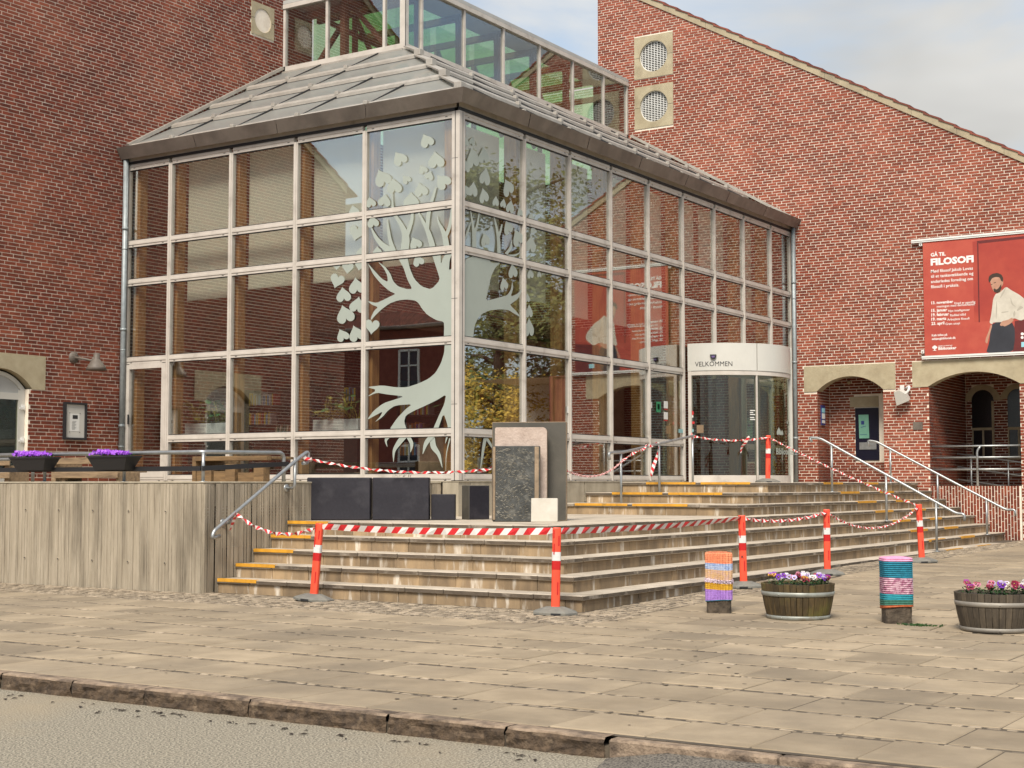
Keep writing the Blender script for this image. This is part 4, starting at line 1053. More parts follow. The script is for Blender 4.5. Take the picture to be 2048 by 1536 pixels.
st_(False, Z7, K7, (1645,1100,26),(1642,990,26),(1625,880,16),(1600,780,5)); st_(False, Z7, K7, (1642,960,18),(1660,900,16),(1668,860,10)); st_(False, Z7, K7, (1700,1095,26),(1735,1045,18),(1748,980,3)); st_(False, Z7, K7, (1715,1108,18),(1770,1105,16),(1818,1078,4))
# roots
RL = [(1395,372),(1322,372),(1318,450),(1290,540),(1245,620),(1185,672),(1100,712),(1000,745),(900,745),(790,728),(658,742),(742,768),(656,828),(742,790),(830,806),(978,822),(900,848),(800,880),(715,945),(656,1025),(720,990),(795,950),(768,1000),(722,1045),(790,1000),(840,940),(900,900),(1045,888),(985,935),(915,1010),(845,1112),(1000,1112),(975,1040),(990,985),(1060,945),(1150,905),(1255,855),(1335,805),(1318,890),(1275,980),(1218,1112),(1262,1112),(1312,965),(1345,1060),(1350,1112),(1395,1112)]
decal_poly(film, True, [Z8(*p) for p in RL], 1)
st_(True, Z8, K8, (845,1155,44),(820,1200,20),(832,1252,3)); st_(True, Z8, K8, (985,1150,50),(930,1220,42),(890,1290,24),(886,1382,3)); st_(True, Z8, K8, (1000,1150,30),(1040,1225,30),(1030,1300,3))
st_(True, Z8, K8, (1225,1150,40),(1165,1220,36),(1135,1315,3)); st_(True, Z8, K8, (1215,1170,40),(1225,1250,48),(1270,1320,30),(1300,1430,3)); st_(True, Z8, K8, (1345,1150,20),(1325,1225,3)); st_(True, Z8, K8, (1365,1180,12),(1335,1320,6),(1330,1460,2))
st_(False, Z8, K8, (1672,1150,30),(1650,1260,24),(1622,1460,3)); st_(False, Z8, K8, (1672,1170,16),(1705,1225,22),(1745,1290,4)); st_(False, Z8, K8, (1485,1270,4),(1500,1300,6),(1512,1330,2)); st_(False, Z8, K8, (1565,1160,20),(1580,1205,2))
film.build('tree_film', M_['decal'], gp)
def heart(left, x, y, r, rot=0, sq=1.0):
    pts = []
    for k in range(26):
        t = 2*math.pi*k/26; hx = 16*math.sin(t)**3/17; hy = -(13*math.cos(t)-5*math.cos(2*t)-2*math.cos(3*t)-math.cos(4*t))/15
        c_, s_ = math.cos(rot), math.sin(rot); pts.append((x+(hx*c_-hy*s_)*r*sq, y+(hx*s_+hy*c_)*r))
    mb = MB(); decal_poly(mb, left, pts, 0); mb.build('heart_film', M_['decal'], gp)
HL = [(1078,205,58,2.7),(865,345,60,2.6),(730,500,72,2.7),(822,565,64,3.0),(1152,360,70,3.0),(1047,430,38,2.7),(1097,480,38,3.5),(915,508,38,2.5),(1205,525,66,2.4),(1032,592,58,2.9),(636,690,44,2.9),(745,677,54,3.3),(955,675,66,3.1),(990,1012,52,2.7),(505,755,44,2.9)]
for x, y, r, a in HL: heart(True, *Z7(x, y), r/K7, a)
for x, y, r, a in ((525,925,64,.25),(655,845,50,2.9),(690,1075,40,3.1),(560,1080,40,3.3),(1010,1150,48,2.7)): heart(True, *Z7(x, y), r/K7, a)
for x, y, r, a in ((322,378,52,.3),(455,420,58,3.0),(366,480,54,3.0),(462,550,58,3.3),(378,615,66,2.85),(360,755,46,2.7),(455,745,58,2.8),(396,290,42,.1),(478,275,36,.2),(318,275,32,0),(560,690,54,.1)): heart(True, *Z6(x, y), r/K6, a)
for x, y, r in ((1440,345,86),(1525,322,70),(1535,490,74),(1440,590,64),(1525,640,64),(1715,575,74),(1618,682,44),(1677,698,40),(1732,727,56),(1383,215,40),(1435,206,38),(1385,410,54),(1382,600,60),(1716,888,62),(1792,970,72),(1536,985,60),(1895,1022,72),(1912,905,34),(1897,805,36),(1808,770,40),(1752,1232,62),(1682,1335,54),(1893,1252,44),(1963,1255,28)): heart(False, *Z7(x, y), r/K7, 3.0+R.uniform(-.4,.5), .62)
for x, y, r in ((1632,592,50),(1632,705,68),(1620,500,34)): heart(False, *Z6(x, y), r/K6, 3.1, .5)

# ------------------------------------------------------------------ lettering helper
def letters(mb, s, P0, ud, vd, width, h=None, thick=0, mi=0, bold=0.0, n=None):
    'flat letters of the string s from P0, width metres along ud; returns the height used'
    cu_ = bpy.data.curves.new('lettering_source', 'FONT'); cu_.body = s; cu_.resolution_u = 2; cu_.offset = bold; cu_.fill_mode = 'FRONT'
    o = bpy.data.objects.new('lettering_source', cu_); COL.objects.link(o)
    dg = bpy.context.evaluated_depsgraph_get(); dg.update(); me = bpy.data.meshes.new_from_object(o.evaluated_get(dg))
    xs = [v.co.x for v in me.vertices]; x0, x1 = min(xs), max(xs); k = width/(x1-x0); kv = k if h is None else h/.7
    ud, vd = Vector(ud), Vector(vd)
    base = len(mb.v)
    for v in me.vertices: mb.v.append(Vector(P0) + ud*((v.co.x-x0)*k) + vd*(v.co.y*kv) + (n or Vector((0,0,0))))
    for p in me.polygons: mb.f.append([base+i for i in p.vertices]); mb.m.append(mi); mb.sm.append(False)
    bpy.data.objects.remove(o); bpy.data.curves.remove(cu_); bpy.data.meshes.remove(me)

# ------------------------------------------------------------------ curved entrance door
DC, DR = Vector((.05, 9.03)), 1.44
ed = thing('entrance_door', 'curved sliding glass entrance drum with white header reading VELKOMMEN', 'entrance', (DC.x, DC.y, FL))
def dp(a, r, z): return Vector((DC.x+r*math.cos(rad(a)), DC.y+r*math.sin(rad(a)), z))
def ring(mb, a0, a1, r0, r1, z0, z1, mi=0, n=None):
    n = n or max(2, int(abs(a1-a0)/3))
    for i in range(n):
        a, b = a0+(a1-a0)*i/n, a0+(a1-a0)*(i+1)/n
        mb.face([dp(a,r1,z0),dp(b,r1,z0),dp(b,r1,z1),dp(a,r1,z1)], mi, True); mb.face([dp(b,r0,z0),dp(a,r0,z0),dp(a,r0,z1),dp(b,r0,z1)], mi, True)
        mb.face([dp(a,r0,z1),dp(a,r1,z1),dp(b,r1,z1),dp(b,r0,z1)], mi); mb.face([dp(a,r0,z0),dp(b,r0,z0),dp(b,r1,z0),dp(a,r1,z0)], mi)
    for a, q in ((a0, 1), (a1, 0)):
        f = [dp(a,r0,z0),dp(a,r1,z0),dp(a,r1,z1),dp(a,r0,z1)]; mb.face(f if q else f[::-1], mi)
HZ0, HZ1 = 3.58, 4.11
JA = -33.5
for a0, a1 in ((-88, JA-.4), (JA+.4, 22)):
    mb = MB(); ring(mb, a0, a1, 1.40, 1.455, HZ0, HZ1); mb.build('header_panel', M_['header'], ed)
mb = MB(); ring(mb, 24, 80, 1.40, 1.45, HZ0, HZ1); mb.build('header_panel', M_['header'], ed)
mb = MB(); mb.face([dp(a, 1.44, HZ1-.01) for a in range(-88, 90, 8)]); mb.face([dp(a, 1.40, HZ0+.012) for a in range(-88, 90, 8)][::-1]); mb.build('drum_roof', M_['header'], ed)
mb = MB(); ring(mb, -88, 22, 1.385, 1.445, HZ0-.085, HZ0-.006); mb.build('door_track', M_['frame'], ed)
mb = MB(); ring(mb, -86, JA-1.2, 1.39, 1.43, FL+.005, FL+.14); ring(mb, JA+1.2, 20, 1.39, 1.43, FL+.005, FL+.14); mb.build('bottom_rail', M_['frame'], ed)
for a, wd, r1 in ((-86.5, 2.6, 1.455), (JA, 1.2, 1.44), (22.5, 3.4, 1.475)):
    mb = MB(); ring(mb, a-wd/2, a+wd/2, 1.38, r1, FL, HZ0-.006 if a < 20 else HZ1+.01, n=2); mb.build('door_post', M_['header'] if a > 20 else M_['frame'], ed)
for a0, a1 in ((-85, JA-.7), (JA+.7, 20.5), (25, 78)):
    mb = MB(); ring(mb, a0, a1, 1.405, 1.415, FL+.02, HZ0-.05); mb.build('door_glass', M_['glass_d'], ed)
mb = MB(); ring(mb, 78, 82, 1.38, 1.45, FL, HZ1); mb.build('door_post', M_['frame'], ed)
mb = MB(); letters(mb, 'VELKOMMEN', (0,0,0), (1,0,0), (0,0,1), 1.0, h=.092)
for v in mb.v: v.xyz = dp(-82.0+28.3*v.x, 1.4585, 3.662+v.z)
mb.build('lettering', M_['text'], ed)
mb = MB(); nn = Vector((math.cos(rad(-68)), math.sin(rad(-68)), 0)); c = dp(-68, 1.456, 3.84); t = Vector((-nn.y, nn.x, 0))
for (u, v) in ((0,0),): 
    pr = [(-.06,.045),(.06,.045),(.06,.01),(.04,-.035),(0,-.05),(-.04,-.035),(-.06,.01)]
    mb.prism(pr, 0, .035, 0, lambda u, v, d: c+t*u+Vector((0,0,v))+nn*d); mb.prism([(-.035,.02),(.035,.02),(.025,-.015),(-.025,-.015)], .0352, .04, 1, lambda u, v, d: c+t*u+Vector((0,0,v))+nn*d)
M_['violet'] = mat('violet_lens', (.14,.09,.24), rough=.3); mb.build('door_sensor', [M_['black'], M_['violet']], ed)
# notices on the door glass
def sticker(a, z, w_, h, k, rnd=False):
    mb = MB(); n_ = Vector((math.cos(rad(a)), math.sin(rad(a)), 0)); t_ = Vector((-n_.y, n_.x, 0)); c_ = dp(a, 1.418, z)
    pr = [(w_/2*math.cos(q*.5236), h/2*math.sin(q*.5236)) for q in range(12)] if rnd else [(-w_/2,-h/2),(w_/2,-h/2),(w_/2,h/2),(-w_/2,h/2)]
    mb.prism(pr, 0, .003, 0, lambda u, v, d: c_+t_*u+Vector((0,0,v))+n_*d); mb.build('door_sticker', M_[k], ed)
M_['stk'] = mat('sticker_white', (.66,.66,.62), rough=.5); M_['stg'] = mat('sticker_green', (.03,.22,.10), rough=.5); M_['str'] = mat('sticker_red', (.50,.03,.03), rough=.5); M_['stb'] = mat('sticker_brown', (.22,.15,.09), rough=.5); M_['stc'] = mat('sticker_cyan', (.22,.42,.44), rough=.5)
def stickP(x0, x1, y0, y1, k, rnd=False):
    'notice on the curved glass at photograph pixels'
    xm = (x0+x1)/2; a = min(range(-870, 220), key=lambda q: abs(proj(dp(q/10, 1.418, 2.4))[0]-xm))/10
    p = dp(a, 1.418, 2.4); d = proj(p)[2]; h = (y1-y0)*d/FPX; z = CAM.z+(967.5-(y0+y1)/2)*d/FPX
    tx = abs(math.sin(rad(a))*-1*cr.x+math.cos(rad(a))*cr.y); sticker(a, z, (x1-x0)*d/FPX/max(.35, tx), h, k, rnd)
for q in ((1378,1382,800,822,'stk'),(1379,1388,821,831,'str',True),(1380,1387,830,836,'stk',True),(1377,1389,843,848,'str'),(1378,1387,858,864,'stc'),(1394,1407,850,866,'stb'),
          (1500,1511,820,822,'stk'),(1500,1507,824,826,'stk'),(1500,1511,828,830,'stk'),(1500,1509,834,836,'stk'),(1500,1511,838,840,'stk')): stickP(*q)
for a, z, r in ((-9,2.42,.085),(-4,2.40,.06),(8,2.62,.05),(12,2.45,.07),(15,2.60,.06),(13,2.20,.07)):
    mb = MB(); n_ = Vector((math.cos(rad(a)), math.sin(rad(a)), 0)); t_ = Vector((-n_.y, n_.x, 0)); c_ = dp(a, 1.4185, z)
    mb.face([c_+t_*(16*math.sin(q)**3/17*r)+Vector((0,0,-(13*math.cos(q)-5*math.cos(2*q)-2*math.cos(3*q)-math.cos(4*q))/15*r)) for q in [2*math.pi*i/24 for i in range(24)]]); mb.build('heart_film', M_['decal'], ed)
mb = MB(); n_ = Vector((math.cos(rad(-6)), math.sin(rad(-6)), 0)); t_ = Vector((-n_.y, n_.x, 0)); letters(mb, 'Biblioteker', dp(-14, 1.425, 1.98), t_, (0,0,1), .75, n=n_*.01, bold=.02)
mb.build('lettering', M_['decal'], ed)
# notices on the pane left of the drum
def noteR(y0, y1, z0, z1, k, sub=()):
    mb = MB(); mb.prism([(y0,z0),(y1,z0),(y1,z1),(y0,z1)], .0, .003, 0, fRt); s_ = mb.build('window_sticker', M_[k], gp)
def noteP(x0, x1, y0, y1, k):
    a, b = at(x0, y0, 0, 0), at(x1, y1, 0, 0); noteR(min(a.y,b.y), max(a.y,b.y), min(a.z,b.z), max(a.z,b.z), k)
noteP(1312.5,1321.5,803,825,'stg'); noteP(1315,1319,808,819,'stk'); noteP(1327.5,1335.5,802,817,'stk'); noteP(1327.5,1335.5,824,839,'stk'); noteP(1328,1335,817.5,820,'str'); noteP(1328,1335,839.5,842,'str')
for k, y_ in enumerate((803.5,808,811.5,815,821,824,827)): noteP(1344.5,1344.5+(9,13,14,11,12,13,14)[k],y_,y_+1.3,'stk')
noteP(1357,1366,858,866,'stc'); noteP(1133.5,1137,812,826,'stk'); noteP(1301,1304,804,816,'stk')

# ------------------------------------------------------------------ railings
def bend(pts, r=.12, n=5):
    'round the corners of a polyline'
    P = [Vector(p) for p in pts]; out = [P[0]]
    for i in range(1, len(P)-1):
        a = (P[i-1]-P[i]); b = (P[i+1]-P[i]); k = min(r, a.length*.45, b.length*.45)
        s_, e_ = P[i]+a.normalized()*k, P[i]+b.normalized()*k
        for j in range(n+1):
            t = j/n; out.append(s_*(1-t)**2+P[i]*2*t*(1-t)+e_*t*t)
    return out+[P[-1]]
RT = .024
def post(mb, x, y, z0, z1, r=.021): mb.tube([(x,y,z0),(x,y,z1)], r, 10); mb.lathe([(0,.008),(.055,.008),(.055,0)], 14, (x,y,z0))
tr = thing('terrace_railing', 'galvanised tube railing along the top of the concrete wall', 'railing', (-3, -4.9, FL))
mb = MB(); mb.tube(bend([(-12,-4.9,1.80),(-.42,-4.9,1.80),(-.42,-3.42,1.815),(-.42,-3.42,1.43)], .10, 6), .026, 12); mb.build('handrail', M_['steel'], tr)
for x in (-3.35, -1.82, -.42): 
    mb = MB(); post(mb, x, -4.9, FL, 1.79); mb.build('post', M_['steel'], tr)
mb = MB(); mb.tube(bend([(-12,-4.55,1.75),(-4.02,-4.55,1.75),(-4.02,-4.55,1.43)], .12, 6), .024, 12); mb.build('handrail', M_['steel'], tr)
mb = MB(); mb.box(-12, -.44, -4.93, -4.905, 1.565, 1.625); mb.bar((-.40,-4.93,1.595), (-.40,-3.35,1.67), .022, .06); mb.build('black_board', M_['black'], tr)
lr = thing('stair_handrail', 'galvanised handrail fixed to the side of the concrete wall with curled ends', 'railing', (-.15, -4, 1.2))
mb = MB(); a = at(428,1062,0,-.15); b = at(600,914,0,-.15)
mb.tube(bend([at(440,1072,0,-.15)+Vector((0,.0,-.0)), at(424,1073,0,-.15)+Vector((0,0,-.02)), a, b, at(617,902,0,-.15), at(616,926,0,-.15), at(608,922,0,-.15)+Vector((0,-.03,-.03))], .06, 5), .024, 12); mb.build('handrail', M_['steel'], lr)
for (x, y, x2, y2) in ((590,915,588,976), (463,1030,458,1046)):
    p, q = at(x,y,0,-.15), at(x2,y2,0,-.15); q = Vector((-.15, p.y, q.z)); mb = MB(); mb.tube(bend([p, q, q+Vector((-.15,0,0))], .05, 5), .02, 10)
    mb.lathe([(0,.012),(.05,.012),(.05,0)], 14, q+Vector((-.148,0,0)), 0, True, Matrix.Rotation(rad(90),3,'Y')); mb.build('bracket', M_['steel'], lr)
ur = thing('stair_handrail', 'galvanised handrail on three posts beside the entrance steps, wrapped in tape', 'railing', (.9, 4.8, 1.1))
ps = [(.9,3.42,lev(5)),(.9,4.80,lev(6)),(.9,6.12,lev(7))]
mb = MB(); mb.tube(bend([(.9,3.03,1.80),(.9,3.0,1.91),(.9,3.45,1.925),(.9,6.14,2.275),(.9,6.2,2.28)], .07, 5), .024, 12); mb.build('handrail', M_['steel'], ur)
for x, y, z in ps:
    mb = MB(); post(mb, x, y, z, 1.925+(y-3.45)*.13); mb.build('post', M_['steel'], ur)
def side_rail(Y, top, posts, lab, px):
    t = thing('stair_handrail', lab, 'railing', (4, Y, 1))
    A = [at(x, y, 1, Y) for x, y in px]
    mb = MB(); mb.tube(bend(A, .07, 5), .024, 12); mb.build('handrail', M_['steel'], t)
    for x, k in posts:
        z0 = lev(k); a, b = A[2], A[3]; zt_ = a.z+(b.z-a.z)*(x-a.x)/(b.x-a.x); mb = MB(); post(mb, x, Y, z0, zt_); mb.build('post', M_['steel'], t)
side_rail(7.4, 0, ((3.05,7),(4.05,4),(4.93,1)), 'nearer of the two sloping galvanised handrails on the right flight of steps', [(1624,884),(1619,875),(1641,877),(1913,1027),(1929,1028),(1929,1042)])
side_rail(11.4, 0, ((2.79,8),(3.75,5),(4.71,2)), 'farther sloping galvanised handrail near the arches', [(1739,892),(1735,881),(1752,883),(2013,1020),(2030,1019),(2031,1032)])
rr = thing('ramp_railing', 'three-bar galvanised railing above the upright brick wall in the wide arch', 'railing', (4, BY+.12, 1.36))
for z in (2.20, 1.96, 1.71):
    mb = MB(); mb.tube([(3.1,BY+.12,z),(5.0,BY+.12,z)], .02, 8); mb.build('rail', M_['steel'], rr)
mb = MB(); mb.tube(bend([(4.05,BY+.10,1.36),(4.05,BY+.10,2.1),(4.12,BY+.12,2.2)], .06), .024, 10); mb.build('post', M_['steel'], rr)
r2 = thing('ramp_railing', 'second railing behind, sloping with the ramp inside the wide arch', 'railing', (4, BY+1.6, 1.0))
for z in (1.95, 1.66, 1.38):
    mb = MB(); mb.tube([(3.2,BY+1.6,z+.12),(6.2,BY+1.6,z-.32)], .02, 8); mb.build('rail', M_['steel'], r2)
for x in (3.5, 4.3):
    mb = MB(); mb.tube([(x,BY+1.6,.9),(x,BY+1.6,1.95-.147*(x-4))], .02, 8); mb.build('post', M_['steel'], r2)

# ------------------------------------------------------------------ orange delineator posts
def make_delineator(name_lab):
    t = thing('delineator_post', name_lab, 'traffic post', group='orange traffic posts')
    mb = MB(); prof = [(.235,.0),(.235,.022),(.215,.035),(.10,.075),(.055,.078),(0,.078)]
    base = len(mb.v); n = 8
    for r, z in prof:
        for k in range(n):
            a = 2*math.pi*(k+.5)/n; mb.v.append(Vector((r*math.cos(a)*1.04, r*math.sin(a)*.86, z)))
    for i in range(len(prof)-1):
        for k in range(n): mb.f.append([base+i*n+k, base+i*n+(k+1)%n, base+(i+1)*n+(k+1)%n, base+(i+1)*n+k]); mb.m.append(0); mb.sm.append(False)
    for a in range(4):                # carrying slots in the skirt
        q = math.pi/4+a*math.pi/2; M = Matrix.Rotation(q-math.pi/4, 4, 'Z'); mb.box(-.05,.05,-.212,-.205,.003,.024,1,M)
    mb.build('rubber_base', [M_['rubber'], M_['black']], t, world=False)
    mb = MB(); H = .885; w_, d_ = .046, .034; n = 16
    def sec(z, k=1): return [Vector((k*w_*math.copysign(abs(math.cos(a))**.5, math.cos(a)), k*d_*math.copysign(abs(math.sin(a))**.5, math.sin(a)), z)) for a in [2*math.pi*i/n for i in range(n)]]
    zs = [(.07,1.05),(.09,1.0),(H-.015,.97),(H-.004,.94),(H,.85)]
    base = len(mb.v)
    for z, k in zs: mb.v += sec(z, k)
    for i in range(len(zs)-1):
        for k in range(n): mb.f.append([base+i*n+k, base+i*n+(k+1)%n, base+(i+1)*n+(k+1)%n, base+(i+1)*n+k]); mb.m.append(0); mb.sm.append(True)
    mb.face(sec(H,.85))
    for x, z0, z1 in ((.022,.70,.80),(-.026,.61,.72),(.018,.20,.33),(-.03,.78,.86)):   # moulded slots
        mb.box(x-.006, x+.006, -d_*1.01-.002, -d_*.8, z0, z1, 1)
    mb.build('tube', [M_['orange'], M_['refr']], t, world=False)
    for z0, z1, k, nm in ((.545,.635,'refw','white_band'),(.455,.543,'refr','red_band')):
        mb = MB(); a, b = sec(z0,1.02), sec(z1,1.02); base = len(mb.v); mb.v += a+b
        for q in range(n): mb.f.append([base+q, base+(q+1)%n, base+n+(q+1)%n, base+n+q]); mb.m.append(0); mb.sm.append(True)
        mb.build(nm, M_[k], t, world=False)
    return t
d0 = make_delineator('orange post in front of the steps, nearest the concrete wall')
gp3, gp4, gp5 = ground_at(1484,1174), ground_at(1652,1149), ground_at(1844,1125)
POSTS = [((1.55,-5.10), 4.0, -.012), ((4.80,-5.12), 1.2, .0), ((gp3.x+.05,gp3.y-.06), -1.0, .0), ((gp4.x+.04,gp4.y-.05), -.0, 0), ((gp5.x,gp5.y), -2.2, 0)]
print('posts', gp3, gp4, gp5)
labs = ['leaning orange post in front of the steps, nearest the concrete wall', 'orange post on a grey base at the front corner of the steps', 'orange post with a black mark, behind the peach-topped knitted bollard',
        'orange post standing between the first planter barrel and the steps', 'orange post near the foot of the right handrails', 'redder orange post up on the landing in front of the glass drum door']
tops = []
for i in range(6):
    o = d0 if i == 0 else copy_tree(d0)
    o['label'] = labs[i]
    if i < 5: (x, y), lean, _ = POSTS[i]; z = gz(y)+.002
    else: x, y, z, lean = 1.66, 7.75, FL, 1.2
    if i == 5:
        p = at(1536, 958, 2, FL+.02) if False else None
    o.location = (x, y, z)
    face = math.atan2(CAM.x-x, -(CAM.y-y))           # flat face towards the street
    M = Matrix.Rotation(rad(lean), 3, Vector((math.cos(face), math.sin(face), 0)).cross(Vector((0,0,1)))*-1) if lean else Matrix.Identity(3)
    o.rotation_euler = (M @ Matrix.Rotation(rad([10,32,24,26,28,30][i]), 3, 'Z')).to_euler()
    tops.append(Vector((x,y,z)) + M @ Vector((0,0,.86)))
mk = MB(); letters(mk, 'K', (-.018,-.0385,.36), (1,0,0), (0,0,1), .03, bold=.02)
k3 = [o for o in bpy.data.objects if o.get('label') == labs[2]][0]
mk.build('pen_mark', M_['text'], k3, world=False)

# ------------------------------------------------------------------ barrier tape
def tape(pts, label, sag=0, width=.075, twist=0, tw0=90, seg=.055, n=None, part_of=None, wob=.0):
    P = [Vector(p) for p in pts]
    if len(P) == 2:
        a, b = P; L_ = (b-a).length; n = n or max(8, int(L_/seg))
        C_ = [a.lerp(b, i/n)-Vector((0,0,4*sag*(i/n)*(1-i/n))) for i in range(n+1)]
    else:
        C_ = []
        Q = [P[0]]+P+[P[-1]]
        for i in range(1, len(Q)-2):
            k = max(3, int((Q[i+1]-Q[i]).length/seg))
            for j in range(k):
                t = j/k; C_.append(.5*((2*Q[i])+(-Q[i-1]+Q[i+1])*t+(2*Q[i-1]-5*Q[i]+4*Q[i+1]-Q[i+2])*t*t+(-Q[i-1]+3*Q[i]-3*Q[i+1]+Q[i+2])*t**3))
        C_.append(P[-1])
    n = len(C_)-1; E = []
    for i in range(n+1):
        d = (C_[min(i+1,n)]-C_[max(i-1,0)]).normalized(); up = Vector((0,0,1)); s_ = d.cross(up)
        s_ = s_.normalized() if s_.length > .05 else Vector((cr.x, cr.y, 0)); u = s_.cross(d)
        a = rad(tw0)+2*math.pi*twist*i/n+wob*math.sin(i*1.7); E.append((s_*math.cos(a)+u*math.sin(a), d, s_*-math.sin(a)+u*math.cos(a)))
    mb = MB()
    half = 1                                 # diagonal stripes: shear the two edges
    for i in range(n):
        w0 = width/2*(.35 if i in (0,) else 1); w1 = width/2*(.35 if i+1 == n and len(pts) == 2 else 1)
        sh0, sh1 = E[i][1]*seg*.35, E[i+1][1]*seg*.35
        if i == 0: sh0 = Vector()
        if i == n-1: sh1 = Vector()
        q = [C_[i]-E[i][0]*w0-sh0, C_[i+1]-E[i+1][0]*w1-sh1, C_[i+1]+E[i+1][0]*w1+sh1, C_[i]+E[i][0]*w0+sh0]
        o0, o1 = E[i][2]*.0008, E[i+1][2]*.0008
        f = [q[0]+o0, q[1]+o1, q[2]+o1, q[3]+o0]; g = [q[0]-o0, q[1]-o1, q[2]-o1, q[3]-o0]
        mi = (i//half) % 2
        mb.face(f, mi); mb.face(g[::-1], mi)
    o = mb.build('barrier_tape', [M_['tapew'], M_['taper']])
    return tag(o, label, 'barrier tape', 'red and white barrier tape')
tw = lambda i: tops[i]+Vector((0,0,-.01))
hl = at(470,1026,0,-.15)
tape([hl, tw(0)], 'sagging twisted tape from the wall handrail to the leaning orange post', .17, .05, 4, 60, seg=.045)
tape([tw(0), tw(1)], 'flat taut red and white tape between the two front orange posts', .03, .072, .05, 74, seg=.095, wob=.22)
tape([tw(1), tw(2)], 'tape from the corner post to the post with a black mark', .03, .068, -.08, 80, seg=.09, wob=.25)
tape([tw(2), tw(3)], 'twisted tape between the second and third posts along the right side of the steps', .07, .055, 5, 40, seg=.04)
tape([tw(3), tw(4)], 'deeply sagging tape above the right flight of steps', .27, .04, 7, 30, seg=.04)
tape([tw(4), tw(5)], 'tape rising from the rightmost street post to the post on the landing', .04, .04, 9, 20, seg=.05)
rail_pt = lambda y: Vector((.9, y, 1.925+(y-3.45)*.13))
rp3 = rail_pt(6.12)
tape([rp3, tw(5)], 'slack tape between the entrance handrail and the landing post', .07, .045, 4, 40, seg=.045)
tape([rail_pt(6.14)+Vector((.03,0,-.04)), rail_pt(6.13)+Vector((-.03,.0,.03)), rail_pt(6.1)+Vector((.03,-.03,-.05))], 'knot of tape round the last post of the entrance handrail', 0, .05, 1)
tape([rail_pt(4.75)+Vector((.03,0,.02)), rail_pt(4.62)+Vector((-.03,0,.01)), rail_pt(4.45)+Vector((.035,0,.0)), rail_pt(4.3)+Vector((0,0,.03)), rail_pt(4.15)+Vector((.035,0,-.02)), rail_pt(3.8)+Vector((.03,0,-.05)), rail_pt(3.4)+Vector((.03,-.0,-.13))], 'tape spiralling round the entrance handrail', 0, .05, 2, seg=.04)
sl = CAM+ray(1131,939)*19.5
tape([sl, rail_pt(3.4)+Vector((.03,0,-.13))], 'long drooping tape from the stone slabs to the entrance handrail', .16, .042, 7, 30, seg=.045)
tape([at(1318,890,0,.93), at(1313,915,0,.93), at(1306,935,0,.93), at(1302,952,0,.93)], 'loose tape tail hanging from the entrance handrail', 0, .06, .5, 90, .045)
tape([at(1498,872,1,7.1), at(1491,885,1,7.08), at(1484,894,1,7.1), at(1482,906,1,7.12)], 'short tape tail hanging in front of the drum door', 0, .05, .4, 80, .04)
htop = at(605,915,0,-.15)
tape([htop, CAM+ray(984,938)*19.5], 'long tape from the top of the wall handrail to the stone slabs', .11, .042, 8, 30, seg=.045)
tape([htop+Vector((.02,-.05,.0)), htop+Vector((-.03,.02,.03)), htop+Vector((.04,.05,-.03)), htop+Vector((.05,.12,-.02))], 'knot of tape at the top of the wall handrail', 0, .06, 1, seg=.03)
tape([at(471,1021,0,-.12), at(470,1034,0,-.10), at(464,1050,0,-.10), at(459,1064,0,-.10)], 'wide tape end hanging from the wall handrail', 0, .085, .12, 90, .058)

# ------------------------------------------------------------------ stone blocks and slabs on the platform
PZ = lev(5)
def stone(name, lab, cat, mats, x0, x1, y0, y1, z0, z1, tilt=0, rz=0, b=.006, edge=None, round_top=0, group=None):
    t = thing(name, lab, cat, ((x0+x1)/2, y0, z0), group)
    w_ = x1-x0; h = z1-z0; d = y1-y0; mb = MB()
    if round_top:
        r = round_top; pr = [(-w_/2,0),(w_/2,0)]+[(w_/2-r+r*math.cos(a), h-r+r*math.sin(a)) for a in [i*math.pi/12 for i in range(7)]]+[(-w_/2+r*.4-r*.4*math.sin(a), h-r*.4+r*.4*math.cos(a)) for a in [i*math.pi/8 for i in range(5)]]
        mb.prism(pr, 0, d, 0, lambda u, v, q: Vector((u, q, v)))
    else: mb.bbox(-w_/2, w_/2, 0, d, 0, h, b)
    for fi in range(len(mb.f)):
        p = [mb.v[i] for i in mb.f[fi]]; n = (p[1]-p[0]).cross(p[2]-p[0]).normalized()
        mb.m[fi] = 0 if abs(n.y) > .8 or edge is None else 1
    M = Matrix.Rotation(rad(rz), 4, 'Z') @ Matrix.Rotation(rad(-tilt), 4, 'X')
    for v in mb.v: v.xyz = M @ v
    mb.build('stone', mats, t, world=False); return t
def px_on(px, d, z):
    'world point at depth d (along the view axis) in image column px, height z'
    p = CAM+ray(px, 768)*d; return Vector((p.x, p.y, z))
def stone_at(px0, px1, d, z0, z1, depth, rz, *a, **k):
    p = px_on((px0+px1)/2, d, z0); w_ = (px1-px0)*d/FPX/max(.6, math.cos(rad(32.5-rz))); w_ -= 0 if abs(rz-32.5) < 4 else depth*abs(math.sin(rad(32.5-rz)))
    t = stone(*a[:3], a[3], -w_/2, w_/2, 0, depth, z0, z1, **k); t.location = p; t.rotation_euler = (0, 0, rad(rz)); return t
SS = 'stone_slab'
stone_at(982, 1133, 19.62, PZ, 2.225, .11, 24, SS, 'tallest dark grey stone slab with brown edges at the back of the leaning stack', 'stone slab', [M_['darkslab'], M_['slabedge']], tilt=1.5, edge=1)
stone_at(988, 1094, 19.36, PZ, 2.145, .13, 26, SS, 'pinkish granite slab with rounded top leaning before the dark slab', 'stone slab', [M_['pinkgr'], M_['slabedge']], tilt=2.0, edge=1, round_top=.06)
cs = thing('carved_slab', 'dark slab carved all over with pale wavy chips, foremost of the stack', 'stone slab', px_on(1032, 19.16, PZ))
cs.rotation_euler = (0, 0, rad(26))
